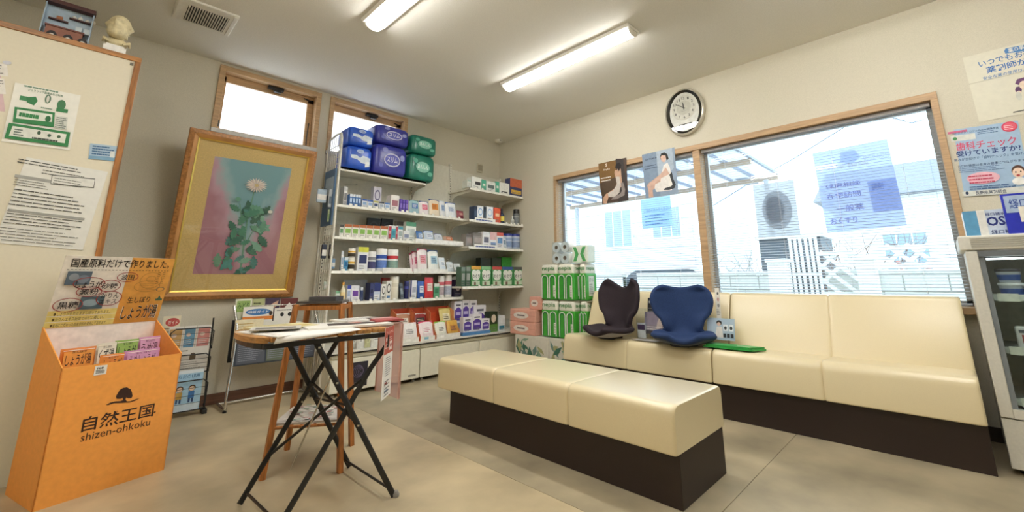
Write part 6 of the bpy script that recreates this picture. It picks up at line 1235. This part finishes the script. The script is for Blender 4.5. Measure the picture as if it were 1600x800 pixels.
run([('box', 740.5, 745, 322, ['2c3c5a', '1f2a40', '4a5a78'], 'dark navy slim box on the second board of the right unit'), ('box', 745.5, 755, 322, ['e9ecf0', '8ab0dc', 'd89a4a'], 'white box with blue and orange print, left of two on the right unit', dict(band='round')), ('box', 755.5, 759.5, 323, ['23303f', '1c2634', '3f4f60'], 'black slim box on the second board of the right unit'), ('box', 760, 770.5, 323, ['e9ecf0', 'a8c4e4', 'd8a85a'], 'white box with pale blue print, right of two on the right unit', dict(band='round')),
     ('box', 772, 782, 325, ['d6492f', 'e0603a', 'f0c8a0'], 'red-orange carton on the second board of the right unit', dict(band='full')), ('bottle', 783.5, 790, 326, ['2a3850', '1d2430', 'e0cc50'], 'dark bottle with yellow label on the second board of the right unit'), ('bottle', 800.5, 805, 338, ['c8ccc8', 'dcdcd8', 'b0b4b0'], 'small clear bottle on the second board of the right unit'), ('jar', 806.5, 814, 327, ['9aa0a0', '23211f', '6a7074', '7a8084'], 'grey spray can with black cap on the second board of the right unit', dict(cap=.28, neck=.9))], RF, RZ[1], 351)
run([('box', 728, 738, 366, ['8f8a86', '6a6462', 'a89894'], 'grey box, first on the third board of the right unit', dict(dy=.06)), ('box', 739, 753.5, 364, ['8d8884', '78726e', 'a89c98'], 'grey box, second on the third board of the right unit', dict(dy=.03)), ('box', 754.5, 765, 362.5, ['eceaec', 'e4e6ea', '6a6a7c'], 'white box with grey print on the third board of the right unit'), ('box', 765.5, 775.5, 363, ['eceaee', 'e8c0c0', '7a98c8'], 'white box with pink top on the third board of the right unit', dict(band='half')), ('box', 776, 786.5, 363.5, ['e8e6ea', 'd86a62', '6a98cc'], 'white box with red top on the third board of the right unit'),
     ('box', 787, 792, 368, ['d6e0ea', 'c0ccd8', '8aa0b8'], 'thin pale card pack leaning on the third board of the right unit', dict(lean=.15, dep=.01)), ('jar', 793, 803, 365, ['c4d0e4', '2a3a8c', '9ab0d4', '8aa2cc'], 'pale blue jar with navy lid, left of two on the right unit'), ('jar', 804.5, 815.5, 365.5, ['c4d0e0', '2a3a8c', '9ab0d4', '8a9cc0'], 'pale blue jar with navy lid, right of two on the right unit')], RF, RZ[2], 389)
run([('box', 720.5, 727, 417, ['4a6a54', '7a8a80', '9aa09a'], 'dark green box, leftmost on the bottom board of the right unit'), ('box', 728, 735, 417, ['4a6450', '8a948c', 'a0a6a0'], 'grey-green box, second on the bottom board of the right unit')]+
    [('box', a, b, 416+.3*i, ['4f9a5a', c_, 'eceee6', '3a3a3c'], 'green box with white label and %s top, %s of five on the right unit' % (cn, w_), dict(txt='めぐり', band='face', group='green boxes on the bottom board of the right unit')) for i, (a, b, c_, cn, w_) in enumerate(((736, 751, 'e2a848', 'orange', 'first'), (752, 767, '8abf8a', 'green', 'second'), (769, 784, 'c8504a', 'red', 'third'), (785, 801, '3a5a9c', 'blue', 'fourth'), (802.5, 817, '5a5a5a', 'grey', 'last')))]+
    [('box', 751, 767, 403, ['3a4038', '4a5048', '5a6058'], 'dark box standing behind, left of three on the bottom board of the right unit', dict(dy=.2, by=425, band='full')), ('box', 768.5, 783, 403, ['4a5046', '5a6054', '6a7064'], 'olive grey box standing behind, middle of three on the bottom board', dict(dy=.2, by=425, band='full')), ('box', 784, 808, 402.5, ['3fa844', '55c055', 'e4ece0'], 'bright green box standing behind, right of three on the bottom board', dict(dy=.2, by=425, band='half'))], RF, RZ[3], 443)
# diaper packs on the top board
bz0 = LZ[0]+.001; zz1 = None
def stack(pxl, pxr, tops, c, labs, prints, dpx=(3, 0), xo=0):
    Y = SF-.005; zb = bz0
    for k, (pt, lb) in enumerate(zip(tops, labs)):
        xm = (pxl+pxr)/2; h = AY(xm, pt, Y).z-zb; a, b = AY(pxl+dpx[0]*k, pt+15, Y).x, AY(pxr+dpx[0]*k, pt+15, Y).x
        T = None; pyb = None
        bag_world(a, b, zb, h-.002, Y, .30, c, lb, prints); zb += h
def bag_world(x0, x1, z0, h, Y, dep, c, label, prints):
    w_ = x1-x0; T = frameT((x0, Y, z0), (1, 0, 0), (0, 0, 1)); m = MB(); vs = []; n1, n2, P_ = 32, 16, .33
    def sgp(v, p): return math.copysign(abs(v)**p, v)
    for j in range(n2+1):
        ph = -math.pi/2+math.pi*j/n2
        for i in range(n1): th = 2*math.pi*i/n1; vs.append((w_/2+w_/2*sgp(math.cos(ph), P_)*sgp(math.cos(th), P_), h/2+h/2*sgp(math.sin(ph), P_), -dep/2+dep/2*sgp(math.cos(ph), P_)*sgp(math.sin(th), P_)))
    m.add(vs, [(j*n1+i, (j+1)*n1+i, (j+1)*n1+(i+1) % n1, j*n1+(i+1) % n1) for j in range(n2) for i in range(n1)], mat(c, .28, var=.16, scale=9, bump=.5), True)
    o = m.done('diaper_pack', T=T); tag(o, label, 'diaper pack', 'diaper packs on the top board'); F = Flat(T @ Matrix.Translation((0, 0, .0015)), w_, h, o, px=False)
    for q in prints: getattr(F, q[0])(*q[1:])
    F.end('print')
stack(542, 583, (228, 198), '2a5fd0', ['bright blue and white diaper pack, lower of the left stack', 'bright blue and white diaper pack, upper of the left stack'], [('poly', [(.15, .45), (.4, .42), (.55, .3), (.85, .28), (.9, .55), (.6, .62), (.5, .5), (.35, .6), (.15, .58)], 'd8e4f2'), ('ell', .5, .78, .14, .09, 'b4c6ea'), ('text', 'いちばん', .40, .74, .6, .82, '2a4aa8', .02), ('poly', [(.7, .15), (.88, .2), (.88, .4), (.72, .38)], 'eef2f6')])
stack(585, 638, (226, 196), '3a3fa0', ['violet-blue diaper pack, lower of the middle stack', 'violet-blue diaper pack, upper of the middle stack'], [('ell', .52, .5, .24, .22, 'cfd0e8'), ('ell', .52, .5, .21, .18, '5a5fb8'), ('text', 'スリム', .36, .42, .68, .6, 'f0f0f8', .03), ('ell', .3, .8, .08, .08, '8a90d0'), ('ell', .82, .62, .07, .1, '9aa0d8'), ('ell', .2, .3, .06, .08, '6a70c4')])
stack(640, 681, (241, 211), '1f7a66', ['green diaper pack, lower of the right stack', 'green diaper pack, upper of the right stack'], [('ell', .5, .52, .26, .2, '8ac8b4'), ('text', 'あんしん', .3, .45, .7, .62, 'eef6f2', .03), ('ell', .22, .72, .08, .08, '5aac94'), ('ell', .78, .3, .09, .08, '6ab8a0')])
# counter goods
cz0 = CZt; Y0 = CF
run([('pouch', 546, 556, 520, ['d9dcd6', 'eef0ea', '4a4a48', 'c8ccc0'], 'white refill pouch with faint print at the left end of the counter', dict(lean=.1, dy=.05, by=552)), ('pouch', 557, 568, 517, ['e4e4de', 'f0f0ea', '1c1c1e', 'd8d8d0'], 'white pouch with bold black character, left one on the counter', dict(lean=.1, by=550)), ('pouch', 569, 578, 519, ['c4c49a', 'dcdcb0', '5a5a38', 'a8a878'], 'olive pouch on the counter between white ones', dict(lean=.1, by=549)), ('pouch', 579, 593, 515, ['e6e6e0', 'f0f0ea', '16161a', '8a8f9c'], 'white pouch with bold black character, right one on the counter', dict(lean=.1, by=548)),
     ('pouch', 594, 604, 515, ['d0d4dc', 'e8e8e4', '3a4a78', '9aa4b8'], 'bluish pouch behind the hanging leaflet on the counter', dict(lean=.1, by=546))], Y0+.03, cz0, 549)
trays = [(628, 656, 526, 'e08050', 'orange-walled cardboard tray with pouches, left one on the counter'), (657, 681, 523, 'd8704a', 'orange-walled cardboard tray with pouches, middle one on the counter'), (682, 720, 518, 'e0a070', 'orange-walled cardboard tray with pouches, right one on the counter')]
TR = []
for k, (a, b, by, c, l) in enumerate(trays):
    Y = Y0+.045; x0, x1 = AY(a, by, Y).x, AY(b, by, Y).x-.006; t = thing('display_tray', l, 'tray', ((x0+x1)/2, Y, cz0), group='pouch display trays on the counter'); TR.append((x0, x1))
    for x in (x0, x1-.004): MB().ext([(x, Y, cz0), (x, Y, cz0+.05), (x, Y+.13, cz0+.20), (x, Y+.13, cz0+.27), (x, Y+.26, cz0+.33), (x, Y+.26, cz0)], (.004, 0, 0), mat(c, .6)).done('side_wall', t)
    MB().box(x0+.004, Y, cz0+.001, x1-.004, Y+.004, cz0+.045, mat('e4e2da', .5)).done('front_lip', t); MB().box(x0+.004, Y+.13, cz0+.001, x1-.004, Y+.134, cz0+.16, mat(c, .6)).done('divider', t); MB().box(x0+.004, Y+.256, cz0+.001, x1-.004, Y+.26, cz0+.32, mat('d6552e', .6)).done('rear_wall', t)
    m = MB().box(x0+.004, Y+.004, cz0+.001, x1-.004, Y+.256, cz0+.004, mat(c, .6)).done('floor', t)
    MB().box(x0+.05, Y-.002, cz0+.012, x0+.10, Y-.0005, cz0+.034, mat('8ab8cc' if k == 1 else 'f4f2ec', .5)).done('price_tag', t)
def tp(x0, x1, Y, z, h, cs, lab, txt=None): g_pouch(x0+.008, x1-.008, Y, z, h, cs, lab, lean=.30, dep=.02, txt=txt, group='pouches in the counter trays')
Yf1, Yf2 = Y0+.058, Y0+.192
tp(*TR[0], Yf1, cz0+.006, .19, ['ece8e4', 'f2eeea', '3a3036', 'e8d8d8'], 'white pouch with red and black print, front of the left tray'); tp(*TR[1], Yf1, cz0+.006, .19, ['f0dfe2', 'f4ecec', 'c85a78', 'd8486a'], 'pink-white pouch, front of the middle tray')
xm = (TR[2][0]+TR[2][1])/2
tp(TR[2][0], xm, Yf1, cz0+.006, .175, ['e8e8dc', 'f4f2e8', '2c2c2c', '8cc23a'], 'white pouch with lime green top, front left of the right tray'); tp(xm, TR[2][1], Yf1, cz0+.006, .175, ['d9a848', 'c88a3a', '3a3058', 'e4bc60'], 'golden pouch with dark emblem, front right of the right tray')
tp(*TR[0], Yf2, cz0+.10, .18, ['b8886a', 'e8e0d4', '5a4438', 'd8d4c8'], 'brown and white pouch, rear of the left tray'); tp(*TR[1], Yf2, cz0+.10, .17, ['8a2a2c', '3a2c2a', 'd8c8a8', 'e0dcd4'], 'dark red pouch with black label, rear of the middle tray'); tp(xm-.01, TR[2][1], Yf2, cz0+.10, .21, ['dccb80', 'eee6c4', '6a5a2c', 'c8b050'], 'pale gold pouch, tall rear one of the right tray')
PB = ['eeecf2', '5a3fa0', 'c8bce6']
def pbx(a, b, top, dy, dz_, lab, by): run([('box', a, b, top, PB, lab, dict(dy=dy, dz=dz_, by=by, band='badge', dep=.07, group='purple and white boxes on the counter'))], Y0+.05, cz0, by)
x0, x1 = AY(723, 515, Y0+.04).x, AY(766, 508, Y0+.04).x; o = MB().box(x0, Y0+.035, cz0+.0005, x1, Y0+.16, cz0+.03, mat('4f86bc', .5)).done('blue_stand', origin=((x0+x1)/2, Y0+.1, cz0)); tag(o, 'low blue stand under the front row of purple and white boxes', 'stand')
x0, x1 = AY(711, 492, Y0+.2).x, AY(746, 488, Y0+.2).x; o = MB().box(x0, Y0+.175, cz0+.0005, x1, Y0+.30, cz0+.125, mat('9ab4cc', .5)).done('blue_stand', origin=((x0+x1)/2, Y0+.24, cz0)); tag(o, 'tall pale blue stand under the back row of purple and white boxes', 'stand')
pbx(724, 737.5, 496, -.0, .031, 'purple and white box, left of the front row on the blue stand', 511); pbx(738, 752.5, 491, .0, .031, 'purple and white box, middle of the front row on the blue stand', 510); pbx(753, 765, 498, .0, .031, 'low purple and white box, right of the front row on the blue stand', 508)
pbx(710, 722, 471, .14, .126, 'purple and white box, left of the back row', 487); pbx(722.5, 733.5, 469, .14, .126, 'purple and white box, middle of the back row', 487); pbx(734, 745, 469, .14, .126, 'purple and white box, right of the back row', 486); pbx(741, 759, 477, .105, .031 if 0 else 0.0, 'tall purple and white box standing between the two rows', 498)
run([('box', 765, 777.5, 487, ['2b3a24', '5a8a3c', 'e8d8c0'], 'green and black box with handle-shaped top on the counter', dict(band='bottom', by=508)), ('box', 779, 789, 493, ['dce4e6', 'e8eef0', '1f7a94'], 'white and teal box near the right end of the counter', dict(band='half', by=507))], Y0+.05, cz0, 508)
x0 = AY(781, 505, Y0+.2).x; o = MB().box(x0, Y0+.2, cz0+.0005, x0+.16, Y0+.26, cz0+.12, CLEARP).done('acrylic_box', origin=(x0, Y0+.2, cz0)); tag(o, 'clear acrylic box near the corner end of the counter', 'box')
